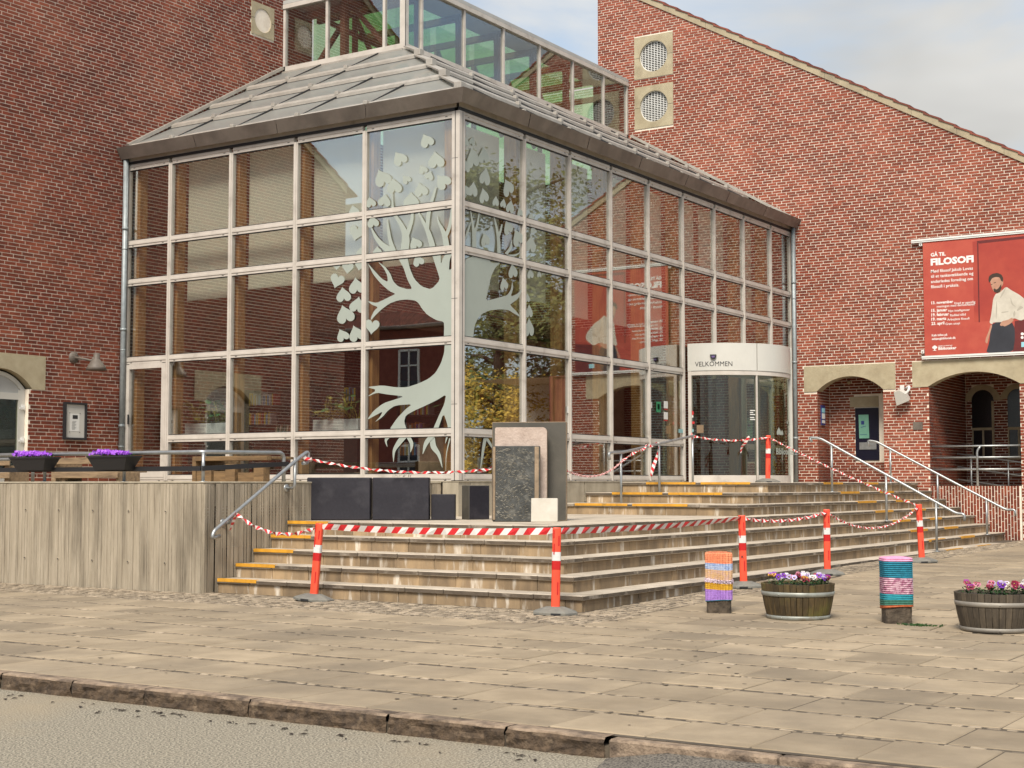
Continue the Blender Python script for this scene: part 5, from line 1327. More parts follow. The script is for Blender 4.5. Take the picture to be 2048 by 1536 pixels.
mb = MB(); mb.bbox(-.305, .305, 0, .11, 0, .975, .008); mb.bbox(.24, .295, -.012, 0, .02, .965, .004, 1); mb.bbox(-.302, -.27, -.012, 0, .02, .965, .004, 1)
for fi in range(len(mb.f)):
    p = [mb.v[i] for i in mb.f[fi]]; n = (p[1]-p[0]).cross(p[2]-p[0])
    if abs(n.x) > .8*n.length or n.z > .8*n.length: mb.m[fi] = 1
Mt = Matrix.Rotation(rad(-1.5), 4, 'X')
for v in mb.v: v.xyz = Mt @ v
M_['carve'] = mat('carved_basalt', (.075,.078,.074), (.04,.042,.04), .75, 8, bump=.6, bscale=40, dirt=(.16,.155,.135), dscale=9, dlo=.55, dhi=.7)
mb.build('slab_body', [M_['carve'], M_['slabedge']], cs, world=False)
mb = MB()
for i in range(420):
    u, v_ = R.uniform(-.255,.15+.08*R.random()), R.uniform(.04,.94); a = R.gauss(.15,.5)+.9*math.sin(u*7+v_*5); l_ = R.uniform(.010,.034); cur = R.uniform(-9,9)
    n = 5; wv = R.uniform(.002,.0055); top, bot = [], []
    for k in range(n+1):
        s_ = (k/n-.5)*2*l_; x_ = u+s_*math.cos(a)-cur*s_*s_*math.sin(a); z_ = v_+s_*math.sin(a)+cur*s_*s_*math.cos(a); e = wv*(1-(2*k/n-1)**2)+.0006
        top.append(Mt @ Vector((x_, -.007, z_+e))); bot.append(Mt @ Vector((x_, -.002, z_-e)))
    n0 = len(mb.v); mb.v += top+bot
    for k in range(n): mb.f.append([n0+k, n0+n+1+k, n0+n+2+k, n0+k+1]); mb.m.append(0); mb.sm.append(False)
M_['chip'] = mat('pale_chips', (.46,.44,.38), (.30,.29,.25), .85, 20)
mb.build('carving', M_['chip'], cs, world=False, kind='stuff')
stone_at(1061, 1115, 18.95, PZ, 1.225, .09, 27, 'stone_block', 'small pale stone block leaning on the carved slab', 'stone block', [M_['palestone'], M_['palestone']], tilt=7)
blk = 'polished dark stone blocks'
stone_at(616, 742, 19.9, PZ, 1.49, .36, 34, 'stone_block', 'large polished dark stone block beside the concrete wall', 'stone block', [M_['basalt'], M_['basalt']], b=.012, group=blk)
stone_at(746, 859, 19.9, PZ, 1.49, .36, 33, 'stone_block', 'large polished dark stone block right of the one beside the wall', 'stone block', [M_['basalt'], M_['basalt']], b=.012, group=blk)
stone_at(863, 911, 20.0, PZ, 1.265, .30, 33, 'stone_block', 'small low dark stone cube at the right end of the dark blocks', 'stone block', [M_['basalt'], M_['basalt']], b=.008, group=blk)
stone_at(932, 986, 20.3, PZ, 1.385, .22, 62, 'stone_block', 'narrow dark stone block with a grey side standing left of the leaning slabs', 'stone block', [M_['basalt'], M_['darkslab']], b=.008, edge=1, group=blk)
# dried stalks lying on the second dark block
mb = MB()
for i in range(16):
    p = px_on(R.uniform(778,822), 19.85, 1.495); q = p+Vector((R.uniform(-.06,.06), R.uniform(-.03,.03), R.uniform(.005,.045))); mb.tube([p, p.lerp(q,.5)+Vector((0,0,.03)), q], .0025, 5)
tag(mb.build('dried_stalks', M_['chip']), 'few dried plant stalks lying on the second dark block', 'plant')

# ------------------------------------------------------------------ knitted bollards
def knit_mat(name, c, c2): return mat(name, c, c2, .95, 26, bump=.6, bscale=60, lo=.42, hi=.58)
KM = dict(peach=((.80,.30,.15),(.70,.22,.11)), blue=((.27,.36,.58),(.42,.48,.62)), tan=((.58,.38,.30),(.62,.40,.20)), fuzz=((.74,.62,.68),(.66,.52,.62)), mustard=((.62,.36,.03),(.52,.28,.02)), lilac=((.40,.22,.60),(.33,.17,.52)), teal=((.02,.21,.30),(.015,.15,.22)),
          pink=((.80,.36,.56),(.72,.30,.48)), mauve=((.62,.40,.47),(.34,.12,.20)), sea=((.02,.24,.30),(.03,.30,.36)), green=((.06,.20,.15),(.04,.15,.11)), rust=((.52,.15,.06),(.44,.11,.04)), aqua=((.33,.64,.66),(.28,.56,.6)))
for k, (a, b) in KM.items(): M_['k_'+k] = knit_mat('knit_'+k, a, b)
def rsq(hw, r, n=44):
    out = []
    for i in range(n):
        a = 2*math.pi*i/n; c_, s_ = math.cos(a), math.sin(a); e = 5
        k = (abs(c_)**e+abs(s_)**e)**(-1/e); out.append((hw*c_*k, hw*s_*k))
    return out
def bollard(x, y, h, hw, rz, lab):
    z = gz(y); t = thing('stone_bollard', lab, 'bollard', (x, y, z), 'granite bollards with knitted covers', (0,0,rad(rz)))
    mb = MB(); n = 44; base = rsq(hw, .03, n); zs = [-.02,.03,.07,.11,.15,.2,.3,h-.03,h]
    for z_ in zs:
        for (u, v) in base:
            k = 1+.035*mnoise.noise(Vector((u*22+x*9, v*22, z_*22)))+.02*mnoise.noise(Vector((u*50, v*50+x, z_*50))); mb.v.append(Vector((u*k, v*k, z_)))
    for i in range(len(zs)-1):
        for k in range(n): mb.f.append([i*n+k, i*n+(k+1)%n, (i+1)*n+(k+1)%n, (i+1)*n+k]); mb.m.append(0); mb.sm.append(False)
    mb.face([mb.v[(len(zs)-1)*n+k].copy() for k in range(n)]); mb.build('granite_post', M_['bollard'], t, world=False); return t
def knit(x, y, z0, h, hw, rz, bands, lab, vertical_ribs=False, wavy=0):
    'bands: (height fraction, material) from the bottom up'
    t = thing('knitted_cover', lab, 'knitted cover', (x, y, gz(y)+z0), 'knitted bollard covers', (0,0,rad(rz)))
    rows = int(h/.0095); n = 132; acc = 0; keys = [b[1] for b in bands]
    lim = []; s_ = 0
    for f, k in bands: s_ += f; lim.append(s_)
    per = {k: MB() for k in keys}
    def ringp(j):
        f = j/rows; out = []
        q = rsq(hw, .03, n); zz = f*h
        for i, (u, v) in enumerate(q):
            a = 2*math.pi*i/n
            rib = (.0028*math.cos(i*math.pi) if False else 0)
            r_h = .0035*(1 if j % 2 else -1)*(0.3 if vertical_ribs else 1)
            r_v = .0048*math.cos(i*2*math.pi/4) if vertical_ribs else .0008*math.cos(i*2*math.pi/2+j*math.pi)
            wob = .006*mnoise.noise(Vector((u*9, v*9, zz*7+x)))
            k = 1+(r_h+r_v+wob)/hw
            if f > .975: k *= 1-(f-.975)*3.2
            dz = wavy*math.sin(a*2+.6)*(1-abs(2*f-1)) + (.016*math.sin(a*1.0+2.6) if j == 0 or f < .2 else 0)*(1-f*5 if f < .2 else 0)
            out.append(Vector((u*k, v*k, zz+dz)))
        return out
    rings = [ringp(j) for j in range(rows+1)]
    for j in range(rows):
        f = (j+.5)/rows; b = next((i for i, l in enumerate(lim) if f <= l+1e-6), len(keys)-1); mb = per[keys[b]]
        fuzz = keys[b] == 'fuzz'
        for i in range(n):
            a, b_, c, d = rings[j][i], rings[j][(i+1)%n], rings[j+1][(i+1)%n], rings[j+1][i]
            if fuzz and R.random() < .8:
                m_ = (a+c)/2; o_ = Vector((m_.x, m_.y, 0)).normalized()*R.uniform(.006,.016); w = m_+o_+Vector((R.uniform(-.006,.006), R.uniform(-.006,.006), R.uniform(-.012,.004)))
                mb.face([a,b_,w]); mb.face([b_,c,w]); mb.face([c,d,w])
            else: mb.face([a,b_,c,d], 0, True)
    top = rings[-1]; mb = per[keys[-1]]; ctr = Vector((0,0,h+.012))
    for k in range(3):
        f0, f1 = 1-k/3, 1-(k+1)/3
        for i in range(n):
            A, B = top[i], top[(i+1)%n]; q = lambda p, f: Vector((p.x*f, p.y*f, p.z+(1-f)*.014+(.004*math.cos(i*math.pi) if vertical_ribs and 0 < f < 1 else 0)))
            mb.face([q(A,f0), q(B,f0), q(B,f1), q(A,f1)] if f1 > 0 else [q(A,f0), q(B,f0), ctr], 0, True)
    for i, k in enumerate(keys): per[k].build('knit_band', M_['k_'+k], t, world=False)
    return t
bollard(6.16, -4.10, .60, .125, 26, 'granite bollard under the peach and lilac knitted cover')
knit(6.16, -4.10, .115, .50, .135, 26, [(.025,'teal'),(.22,'lilac'),(.13,'mustard'),(.09,'fuzz'),(.19,'tan'),(.14,'blue'),(.205,'peach')], 'knitted cover with peach top over blue, tan, mustard and lilac bands', True, .012)
bollard(8.08, -4.24, .61, .130, 30, 'granite bollard under the teal and pink knitted cover')
kc = knit(8.08, -4.24, .145, .48, .142, 30, [(.055,'rust'),(.105,'green'),(.125,'sea'),(.315,'mauve'),(.31,'teal'),(.09,'pink')], 'knitted cover with pink top over teal, mauve and green bands', False, .004)
mb = MB(); mb.bbox(.140,.156,-.03,.10,.20,.42,.006); mb.build('aqua_flap', M_['k_aqua'], kc, world=False)

# ------------------------------------------------------------------ half barrels with pansies
def barrel(x, y, lab, stave, hoop, rz):
    z = gz(y); t = thing('barrel_planter', lab, 'planter', (x, y, z), 'half-barrel planters', (0,0,rad(rz)))
    n = 36; H = .345; rb, rt = .300, .362
    rr_ = lambda f: rb+(rt-rb)*f+.010*math.sin(f*math.pi)
    for i in range(n):
        a0, a1 = 2*math.pi*(i+.035)/n, 2*math.pi*(i+.965)/n; mb = MB(); L_ = 5; hz = H+R.gauss(0,.003); dr_ = R.gauss(0,.0012)
        g_ = []
        for j in range(L_+1):
            f = j/L_; r = rr_(f)+dr_; g_.append([Vector(((r-o)*math.cos(a), (r-o)*math.sin(a), f*hz)) for o, a in ((.003,a0),(0,a0+.012),(0,a1-.012),(.003,a1),(.024,a1),(.024,a0))])
        b0 = len(mb.v)
        for rg in g_: mb.v += rg
        for j in range(L_):
            for k in range(6): mb.f.append([b0+j*6+k, b0+j*6+(k+1)%6, b0+(j+1)*6+(k+1)%6, b0+(j+1)*6+k]); mb.m.append(0); mb.sm.append(False)
        mb.f.append([b0+L_*6+k for k in range(6)]); mb.m.append(0); mb.sm.append(False); mb.build('stave', stave, t, world=False)
    for f0, f1 in ((.0,.115),(.66,.785)):
        mb = MB(); prof = [(rr_(f0)+.001,f0*H),(rr_(f0)+.006,f0*H+.002),(rr_(f1)+.006,f1*H-.002),(rr_(f1)+.001,f1*H)]; mb.lathe(prof, 72)
        for a in (-1.9, .35): mb.lathe([(.008,0),(.006,.004),(0,.005)], 8, Vector((math.cos(a)*(rr_((f0+f1)/2)+.006), math.sin(a)*(rr_((f0+f1)/2)+.006), (f0+f1)/2*H)), 0, True, Vector((math.cos(a),math.sin(a),0)).to_track_quat('Z','Y').to_matrix())
        mb.build('hoop', hoop, t, world=False)
    mb = MB(); mb.lathe([(.335,H-.03),(.2,H-.018),(.1,H-.02),(0,H-.018)], 30)
    for v in mb.v: v.z += .008*mnoise.noise(v*30)
    mb.build('soil', M_['soil'], t, world=False)
    return t, H
PC = dict(violet=(.24,.05,.50), lilac=(.58,.48,.74), wine=(.30,.015,.05), white=(.80,.77,.74), orange=(.70,.36,.05), rose=(.62,.22,.32), plum=(.30,.03,.26))
for k, c in PC.items(): M_['p_'+k] = mat('petal_'+k, c, tuple(x*.75 for x in c), .6, 30, isl=.15)
M_['p_eye'] = mat('petal_eye', (.05,.01,.05), rough=.7); M_['p_gold'] = mat('petal_gold', (.8,.5,.03), rough=.6)
def pansy(x, y, z, colr, eye, lab, nb, seed):
    rr = random.Random(seed); t = thing('pansy_plant', lab, 'flower', (x, y, z), 'pansies in the barrels')
    mb = MB()
    for i in range(64):
        a, r, h = rr.uniform(0,6.28), rr.uniform(0,.062), rr.uniform(-.015,.050); l_, w_ = rr.uniform(.018,.032), rr.uniform(.008,.013); b = a+rr.gauss(0,.8); e = rr.uniform(-.2,.9)
        c = Vector((r*math.cos(a), r*math.sin(a), h)); d = Vector((math.cos(b)*math.cos(e), math.sin(b)*math.cos(e), math.sin(e))); s_ = d.cross(Vector((0,0,1))).normalized()
        mb.face([c, c+d*l_*.5+s_*w_, c+d*l_, c+d*l_*.5-s_*w_])
    mb.build('foliage', M_['leaf'], t, world=False)
    toc = Vector((CAM.x-x, CAM.y-y, 0)).normalized()
    for i in range(nb):
        a, r = rr.uniform(0,6.28), rr.uniform(.01,.05); c = Vector((r*math.cos(a), r*math.sin(a), rr.uniform(.055,.095)))
        nrm = (toc+Vector((rr.gauss(0,.5), rr.gauss(0,.5), rr.uniform(.1,.9)))).normalized(); q = nrm.to_track_quat('Z','Y').to_matrix(); m2 = MB(); s_ = rr.uniform(.022,.029)
        for pa, pr, big, lay in ((125,.58,.62,0),(55,.58,.62,.001),(180,.55,.55,.002),(0,.55,.55,.003),(270,.5,.66,.004)):
            pc = Vector((math.cos(rad(pa))*pr*s_, math.sin(rad(pa))*pr*s_, lay))
            pts = []
            for k in range(9):
                b = 2*math.pi*k/9; pts.append(c+q @ (pc+Vector((math.cos(b)*big*s_, math.sin(b)*big*s_, .004*math.sin(b*3+i)))))
            m2.face(pts, 0 if pa not in (125,55) or len(colr) == 1 else 1)
        for pa in (180, 0, 270):
            pc = Vector((math.cos(rad(pa))*.28*s_, math.sin(rad(pa))*.28*s_, .0062)); m2.face([c+q @ (pc+Vector((math.cos(b)*.27*s_, math.sin(b)*.27*s_, 0))) for b in [2*math.pi*k/6 for k in range(6)]], 2)
        m2.face([c+q @ Vector((math.cos(b)*.14*s_, math.sin(b)*.14*s_, .008)) for b in [2*math.pi*k/6 for k in range(6)]], 3)
        m2.build('bloom', [M_['p_'+colr[0]], M_['p_'+colr[-1]], M_['p_eye'] if eye else M_['p_'+colr[0]], M_['p_gold']], t, world=False)
b1, H1 = barrel(7.09, -4.26, 'mossy brown half-barrel planter between the two knitted bollards', M_['stave'], M_['hoop'], 10)
b2, H2 = barrel(9.06, -4.42, 'grey weathered half-barrel planter at the right edge of the photo', M_['stave_g'], M_['hoop_g'], 40)
def plant_ring(bx, by, specs, seed, where):
    rr = random.Random(seed); ex = Vector((cr.x, cr.y, 0)); ey = Vector((cf.x, cf.y, 0)).normalized()
    for i, (u, v, colr, eye, nb, nm) in enumerate(specs):
        p = Vector((bx, by, 0))+ex*u+ey*v; pansy(p.x, p.y, gz(by)+.335, colr, eye, f'{nm} in the {where}', nb, seed*100+i)
plant_ring(7.09, -4.26, [(-.25,.02,('orange','violet'),True,3,'orange and violet pansy at the left'),(-.20,-.12,('violet',),True,2,'deep violet pansy near the front left'),(-.12,.10,('lilac','white'),True,5,'pale lilac pansy at the back left'),(-.08,-.16,('lilac','lilac'),True,2,'lilac pansy at the front'),(-.01,.04,('wine','rose'),True,4,'wine red and rose pansy in the middle'),(.05,-.15,('wine','orange'),True,2,'wine and orange pansy at the front'),(.09,.12,('lilac','white'),False,3,'whitish lilac pansy at the back'),(.13,-.10,('white',),True,4,'white pansy with dark eyes'),(.19,.07,('rose','wine'),True,3,'rose pansy at the back right'),(.22,-.08,('violet','lilac'),True,4,'violet pansy at the right'),(.29,.02,('wine','plum'),True,2,'dark wine pansy at the far right')], 3, 'mossy brown barrel')
plant_ring(9.06, -4.42, [(-.24,.03,('wine','plum'),True,4,'dark wine pansy at the left'),(-.18,-.10,('rose','wine'),True,2,'dusky pink pansy at the front left'),(-.05,-.06,('wine','rose'),True,3,'wine and pink pansy'),(-.02,.09,('lilac',),True,4,'pale lilac pansy'),(.05,-.09,('violet','lilac'),True,3,'violet and lilac pansy'),(.09,.08,('white','lilac'),True,3,'white pansy at the back'),(.14,-.06,('wine',),True,3,'crimson pansy'),(.21,.05,('rose','wine'),True,4,'rose pansy'),(.27,-.04,('plum','white'),True,3,'plum and white pansy at the right'),(.31,.06,('white',),True,2,'white pansy at the far right')], 5, 'grey barrel')

# ------------------------------------------------------------------ flower boxes on the terrace railing
def flower_box(x0, x1, lab, lab2, seed):
    rr = random.Random(seed); t = thing('flower_box', lab, 'planter', ((x0+x1)/2, -5.0, 1.59), 'black flower boxes on the railing')
    mb = MB(); w_ = (x1-x0)/2; z0, z1 = 1.585, 1.765; c = (x0+x1)/2
    def ring_(k, y, z): return [Vector((c-w_*k, -5.01-y, z)), Vector((c+w_*k, -5.01-y, z)), Vector((c+w_*k, -5.01+y, z+.0)), Vector((c-w_*k, -5.01+y, z))]
    rs = [ring_(.74,.075,z0), ring_(.97,.125,z1-.025), ring_(1.0,.135,z1-.022), ring_(1.0,.135,z1), ring_(.955,.112,z1), ring_(.93,.105,z1-.04)]
    for r in rs: mb.v += r
    for i in range(len(rs)-1):
        for k in range(4): mb.f.append([i*4+k, i*4+(k+1)%4, (i+1)*4+(k+1)%4, (i+1)*4+k]); mb.m.append(0); mb.sm.append(False)
    mb.f.append([3,2,1,0]); mb.m.append(0); mb.sm.append(False); mb.build('trough', M_['black'], t)
    mb = MB(); mb.face([(c-w_*.93,-5.11,z1-.035),(c+w_*.93,-5.11,z1-.035),(c+w_*.93,-4.91,z1-.035),(c-w_*.93,-4.91,z1-.035)]); mb.build('soil', M_['soil'], t)
    f = thing('purple_bellflower', lab2, 'flower', (c, -5.01, z1), 'purple flowers in the railing boxes')
    mb = MB(); m2 = MB()
    for i in range(260):
        u, v = rr.uniform(-.88,.80)*w_, rr.uniform(-.10,.11); h = .05*(1-(u/w_)**2)*(.6+.6*mnoise.noise(Vector((u*6,seed,0))))+.02; p = Vector((c+u, -5.01+v, z1+rr.uniform(-.03,h*.8))); b = rr.uniform(0,6.3); e = rr.uniform(-.3,.9); l_ = .03
        d = Vector((math.cos(b)*math.cos(e), math.sin(b)*math.cos(e), math.sin(e))); s_ = d.cross(Vector((0,0,1))).normalized()*.010; mb.face([p, p+d*l_*.5+s_, p+d*l_, p+d*l_*.5-s_])
    mb.build('foliage', M_['leaf'], f)
    for i in range(230):
        u, v = rr.uniform(-.86,.66)*w_, rr.uniform(-.13,.10); h = .085*(1-(u/w_)**2*.7)*(.75+.5*mnoise.noise(Vector((u*7,seed*3.1,0)))); p = Vector((c+u, -5.01+v, z1+.01+rr.uniform(.2,1)*h)); nrm = Vector((rr.gauss(.25,.5), rr.gauss(-.7,.4), rr.uniform(.1,1))).normalized(); q = nrm.to_track_quat('Z','Y').to_matrix(); s_ = rr.uniform(.013,.019)
        mi = rr.choice((0,0,1))
        for k in range(5):
            a = 2*math.pi*k/5; m2.face([p+q @ Vector((0,0,-.004)), p+q @ Vector((s_*math.cos(a-.5), s_*math.sin(a-.5), .002)), p+q @ Vector((s_*1.25*math.cos(a), s_*1.25*math.sin(a), .004)), p+q @ Vector((s_*math.cos(a+.5), s_*math.sin(a+.5), .002))], mi)
    m2.build('blooms', [M_['purple'], M_['purple2']], f)
M_['purple'] = mat('purple_petal', (.33,.06,.66), (.26,.04,.55), .6, 30); M_['purple2'] = mat('light_purple_petal', (.46,.16,.78), (.38,.10,.68), .6, 30)
flower_box(-3.79, -3.06, 'black trough hung on the railing left of the other one', 'purple flowers in the left black trough', 1)
flower_box(-2.26, -1.52, 'black trough hung on the railing nearer the glass pavilion', 'purple flowers in the black trough nearer the pavilion', 2)

# ------------------------------------------------------------------ timber benches on the terrace
def bench(lab, planks, mt, loc):
    t = thing('pallet_bench', lab, 'bench', loc)
    for p in planks:
        mb = MB(); mb.bbox(*p, .006); n0 = mb.v
        mb.build('plank', mt, t)
bench('weathered timber bench with board back behind the flower boxes', [(-5.40,-3.98,-3.05,-3.02,1.70,1.80),(-5.36,-3.98,-3.06,-3.03,1.49,1.585),(-5.48,-5.38,-3.02,-2.5,1.43,1.80),(-5.24,-5.17,-3.02,-2.95,1.43,1.60),(-4.05,-3.99,-3.02,-2.6,1.43,1.58),(-5.38,-4.0,-3.0,-2.45,1.575,1.61)], M_['weathered'], (-4.7,-3,1.43))
bench('short weathered board seat at the left edge behind the railing', [(-7.0,-6.43,-3.05,-3.02,1.69,1.80),(-7.0,-6.43,-3.05,-3.02,1.49,1.585),(-6.6,-6.5,-3.0,-2.6,1.43,1.69)], M_['weathered'], (-6.7,-3,1.43))
bench('light brown pallet-wood bench behind the end of the railing', [(-2.47,-2.40,-3.05,-2.2,1.43,1.79),(-2.40,-1.05,-3.06,-2.96,1.725,1.79),(-2.40,-1.05,-2.94,-2.5,1.745,1.78),(-2.40,-2.12,-3.03,-2.9,1.43,1.60),(-2.10,-1.85,-3.0,-2.9,1.43,1.58),(-1.84,-1.66,-3.04,-2.9,1.43,1.68),(-1.64,-1.32,-3.0,-2.9,1.43,1.56),(-1.31,-1.13,-3.04,-2.9,1.43,1.68)], M_['pallet'], (-1.8,-3,1.43))
# ------------------------------------------------------------------ fittings on the left wall
wl = thing('wall_lamp', 'weathered grey conical wall lamp on a curved bracket on the left brick wall', 'lamp', (AX, -1.10, 3.55))
mb = MB(); mb.lathe([(0,.05),(.06,.045),(.10,.02),(.105,0)], 20, fA(-1.12,3.56,0), 0, True, Matrix.Rotation(rad(90),3,'Y')); mb.tube(bend([fA(-1.12,3.56,.03), fA(-1.06,3.53,.22), fA(-.98,3.50,.30), fA(-.96,3.56,.34)], .05), .022, 10); mb.build('bracket', M_['iron'], wl)
mb = MB(); c = fA(-.93,3.34,.36); mb.lathe([(0,.30),(.052,.295),(.055,.20),(.066,.175),(.105,.135),(.155,.06),(.178,0),(.170,0),(.14,.05),(0,.15)], 28, c); mb.build('lamp_shade', M_['sand2'] if 'sand2' in M_ else M_['iron'], wl)
nb_ = thing('notice_board', 'black framed notice case with a white sheet on the left brick wall', 'notice board', (AX, -1.1, 2.15))
mb = MB(); u0, u1, z0, z1 = -1.325, -.845, 2.155, 2.79; t_ = .035
for a in ((u0,u0+t_,z0,z1),(u1-t_,u1,z0,z1),(u0+t_,u1-t_,z0,z0+t_),(u0+t_,u1-t_,z1-t_,z1)): mb.prism([(a[0],a[2]),(a[1],a[2]),(a[1],a[3]),(a[0],a[3])], .004, .06, 0, fA)
mb.build('case_frame', M_['black'], nb_)
mb = MB(); mb.prism([(u0+t_,z0+t_),(u1-t_,z0+t_),(u1-t_,z1-t_),(u0+t_,z1-t_)], .004, .03, 0, fA); mb.build('back_panel', M_['header'], nb_)
mb = MB(); mb.prism([(-1.19,2.30),(-.99,2.30),(-.99,2.60),(-1.19,2.60)], .031, .033, 0, fA); sh = mb.build('paper', M_['white'], nb_)
mb = MB(); mb.prism([(-1.14,2.51),(-1.03,2.51),(-1.03,2.575),(-1.14,2.575)], .0335, .0345, 0, fA); 
for i in range(9): mb.prism([(-1.15,2.33+i*.017),(-1.15+.06+.03*((i*7)%3)/2,2.33+i*.017),(-1.15+.06+.03*((i*7)%3)/2,2.334+i*.017),(-1.15,2.334+i*.017)], .0335, .0345, 0, fA)
for u in (-1.20,-.98):
    for z in (2.285,2.61): mb.prism([(u-.006,z-.006),(u+.006,z-.006),(u+.006,z+.006),(u-.006,z+.006)], .031, .036, 0, fA)
mb.build('print', M_['text'], sh)
# ------------------------------------------------------------------ fittings on the right wall
fl_ = thing('floodlight', 'white floodlight with bracket on the brick pillar between the arches', 'lamp', (2.53, BY, 3.1))
mb = MB(); mb.bbox(2.47,2.56,BY-.05,BY-.004,3.30,3.52,.006); mb.tube(bend([(2.60,BY-.05,3.45),(2.70,BY-.10,3.50),(2.70,BY-.16,3.40),(2.62,BY-.14,3.32)], .05), .028, 10); mb.build('bracket', M_['white'], fl_)
mb = MB(); Mq = Matrix.Translation((2.55,BY-.17,3.26)) @ Matrix.Rotation(rad(-14),4,'Y') @ Matrix.Rotation(rad(18),4,'X')
pr = [(-.10,.16),(.03,.17),(.13,.06),(.14,-.10),(-.14,-.13)]; mb.prism(pr, -.10, .08, 0, lambda u, v, d: Mq @ Vector((u, d, v))); mb.build('lamp_body', M_['header'], fl_)
pl = MB(); pl.prism([(2.735,2.56),(2.94,2.56),(2.94,2.73),(2.735,2.73)], .002, .02, 0, fB); tag(pl.build('metal_plate', M_['iron']), 'small dark square metal plate on the pillar between the arches', 'plate')
# banner
bn = thing('banner', 'large red banner reading GÅ TIL FILOSOFI with a printed man in a white shirt', 'banner', (4.2, BY-.08, 4.1))
BD = .075; bx0, bx1, bz0, bz1 = 3.035, 5.60, 4.135, 6.575
mb = MB(); mb.prism([(bx0,bz0),(bx1,bz0),(bx1,bz1),(bx0,bz1)], BD-.004, BD, 0, fB); sheet = mb.build('sheet', M_['pinkred'], bn)
mb = MB(); mb.prism([(4.095,4.80),(bx1-.002,4.80),(bx1-.002,6.50),(4.095,6.50)], BD+.0005, BD+.001, 0, fB); mb.build('printed_panel', M_['bred'], sheet)
mb = MB(); 
def bp(x, y): p = at(1820+x/5.487, 460+y/5.487, 1, BY-BD); return (p.x, p.z)
mb.prism([bp(735,120),(bx1-.004,bp(735,120)[1]+.02),(bx1-.004,bp(735,120)[1]-.03),bp(760,150)], BD+.0015, BD+.002, 0, fB); mb.prism([bp(735,118),bp(750,130),bp(768,1012),bp(753,1012)], BD+.0012, BD+.0014, 0, fB)
mb.prism([bp(1150,1000),(bx1-.006,bp(1250,960)[1]),(bx1-.006,bz0+.01),bp(1130,1340)], BD+.0013, BD+.0016, 0, fB); mb.build('printed_shadow', M_['bshade'], sheet)
def pprint(name, key, polys, lay, sm=1):
    mb = MB()
    for pts in polys:
        q = smooth_poly(pts, sm) if sm else pts; vs = [fB(*bp(x, y), BD+.002+lay*.0006) for x, y in q]
        mb.mesh(vs, [tuple(t) for t in tessellate_polygon([vs])])
    mb.build(name, M_[key], sheet)
pprint('printed_trousers', 'pants', [[(905,1015),(1120,1010),(1150,1080),(1152,1200),(1130,1345),(832,1358),(870,1230),(880,1130)]], 0)
pprint('printed_hand', 'skin', [[(885,1040),(905,1045),(880,1130),(860,1200),(848,1250),(825,1230),(835,1180),(865,1110)]], 1)
pprint('printed_neck', 'skin', [[(1000,640),(1010,690),(985,745),(965,725),(975,700),(960,660)]], 1)
pprint('printed_shirt', 'shirt', [[(940,700),(985,690),(1055,620),(1110,660),(1200,710),(1262,760),(1330,830),(1340,900),(1262,975),(1215,995),(1140,965),(1110,1000),(1010,1010),(910,1015),(905,1035),(872,1020),(890,940),(905,830),(912,760)]], 2)
pprint('printed_folds', 'shirt2', [[(1100,730),(1112,820),(1170,850),(1130,810)],[(1210,830),(1170,880),(1180,890),(1250,850)],[(950,760),(958,880),(945,1000),(942,880)],[(1000,900),(1080,890),(1085,900),(1010,912)],[(1055,625),(1010,690),(985,750),(1000,740),(1040,680)],[(1140,960),(1130,920),(1150,880),(1160,925)]], 3)
pprint('printed_face', 'skin', [[(880,560),(890,600),(900,640),(925,680),(960,690),(990,660),(1005,620),(1022,600),(1025,555),(1000,510),(930,500),(885,530)]], 4)
pprint('printed_fist', 'skin', [[(985,1040),(1010,1000),(1080,985),(1120,960),(1140,990),(1100,1030),(1040,1060),(1020,1050),(1000,1055)]], 4)
pprint('printed_hair', 'hair', [[(860,545),(870,505),(905,480),(960,470),(1005,490),(1025,530),(1020,570),(1000,560),(985,520),(940,515),(900,530),(885,560),(870,580)],[(915,650),(930,640),(945,655),(965,645),(985,620),(1000,590),(1005,640),(990,680),(955,692),(925,680)],[(918,580),(948,568),(945,576),(918,588)],[(888,598),(906,590),(905,598),(890,605)]], 5)
def wtext(s, x, y, x2, bold, name='lettering', key='textw', h=None):
    mb = MB(); a = bp(x, y); b = bp(x2, y); letters(mb, s, fB(a[0], a[1], BD+.004), (1,0,0), (0,0,1), b[0]-a[0], h=h, bold=bold); mb.build(name, M_[key], sheet)
wtext('GÅ TIL', 228, 292, 392, .035); wtext('FILOSOFI', 228, 387, 700, .05, h=.135)
for s, y, x2 in (('Mød filosof Jakob Lovas', 470, 692), ('til et tankevækkende og', 526, 697), ('anderledes foredrag om', 583, 692), ('filosofi i praksis.', 640, 540)): wtext(s, 230, y, x2, .012)
for a, b, y, xm, x2 in (('13. november','Hvad er egentlig',815,475,718), (None,'meningen med demokratiet?',852,295,716), ('15. januar','Nye intelligenser',900,410,657), ('19. februar','Radikal tillid',948,430,613), ('19. marts','Arbejdets filosofi',995,398,653), ('23. april','Grøn utopi',1043,378,549)):
    if a: wtext(a, 235, y, xm, .03); wtext(b, xm+12, y, x2, .008)
    else: wtext(b, xm, y, x2, .008)
wtext('Køb billet på', 240, 1168, 410, .02); wtext('esbjergbibliotek.dk', 240, 1207, 503, .02); wtext('Biblioteker', 312, 1316, 510, .03); wtext('ESBJERG KOMMUNES', 312, 1280, 466, .01)
mb = MB()                 # little tree emblem
for cx_, cy_, r in ((258,1290,13),(272,1280,14),(287,1288,13),(272,1294,14)): mb.face([fB(*bp(cx_+r*math.cos(q), cy_+r*math.sin(q)), BD+.004+cx_*1e-6+cy_*1e-6) for q in [2*math.pi*i/12 for i in range(12)]][::-1])
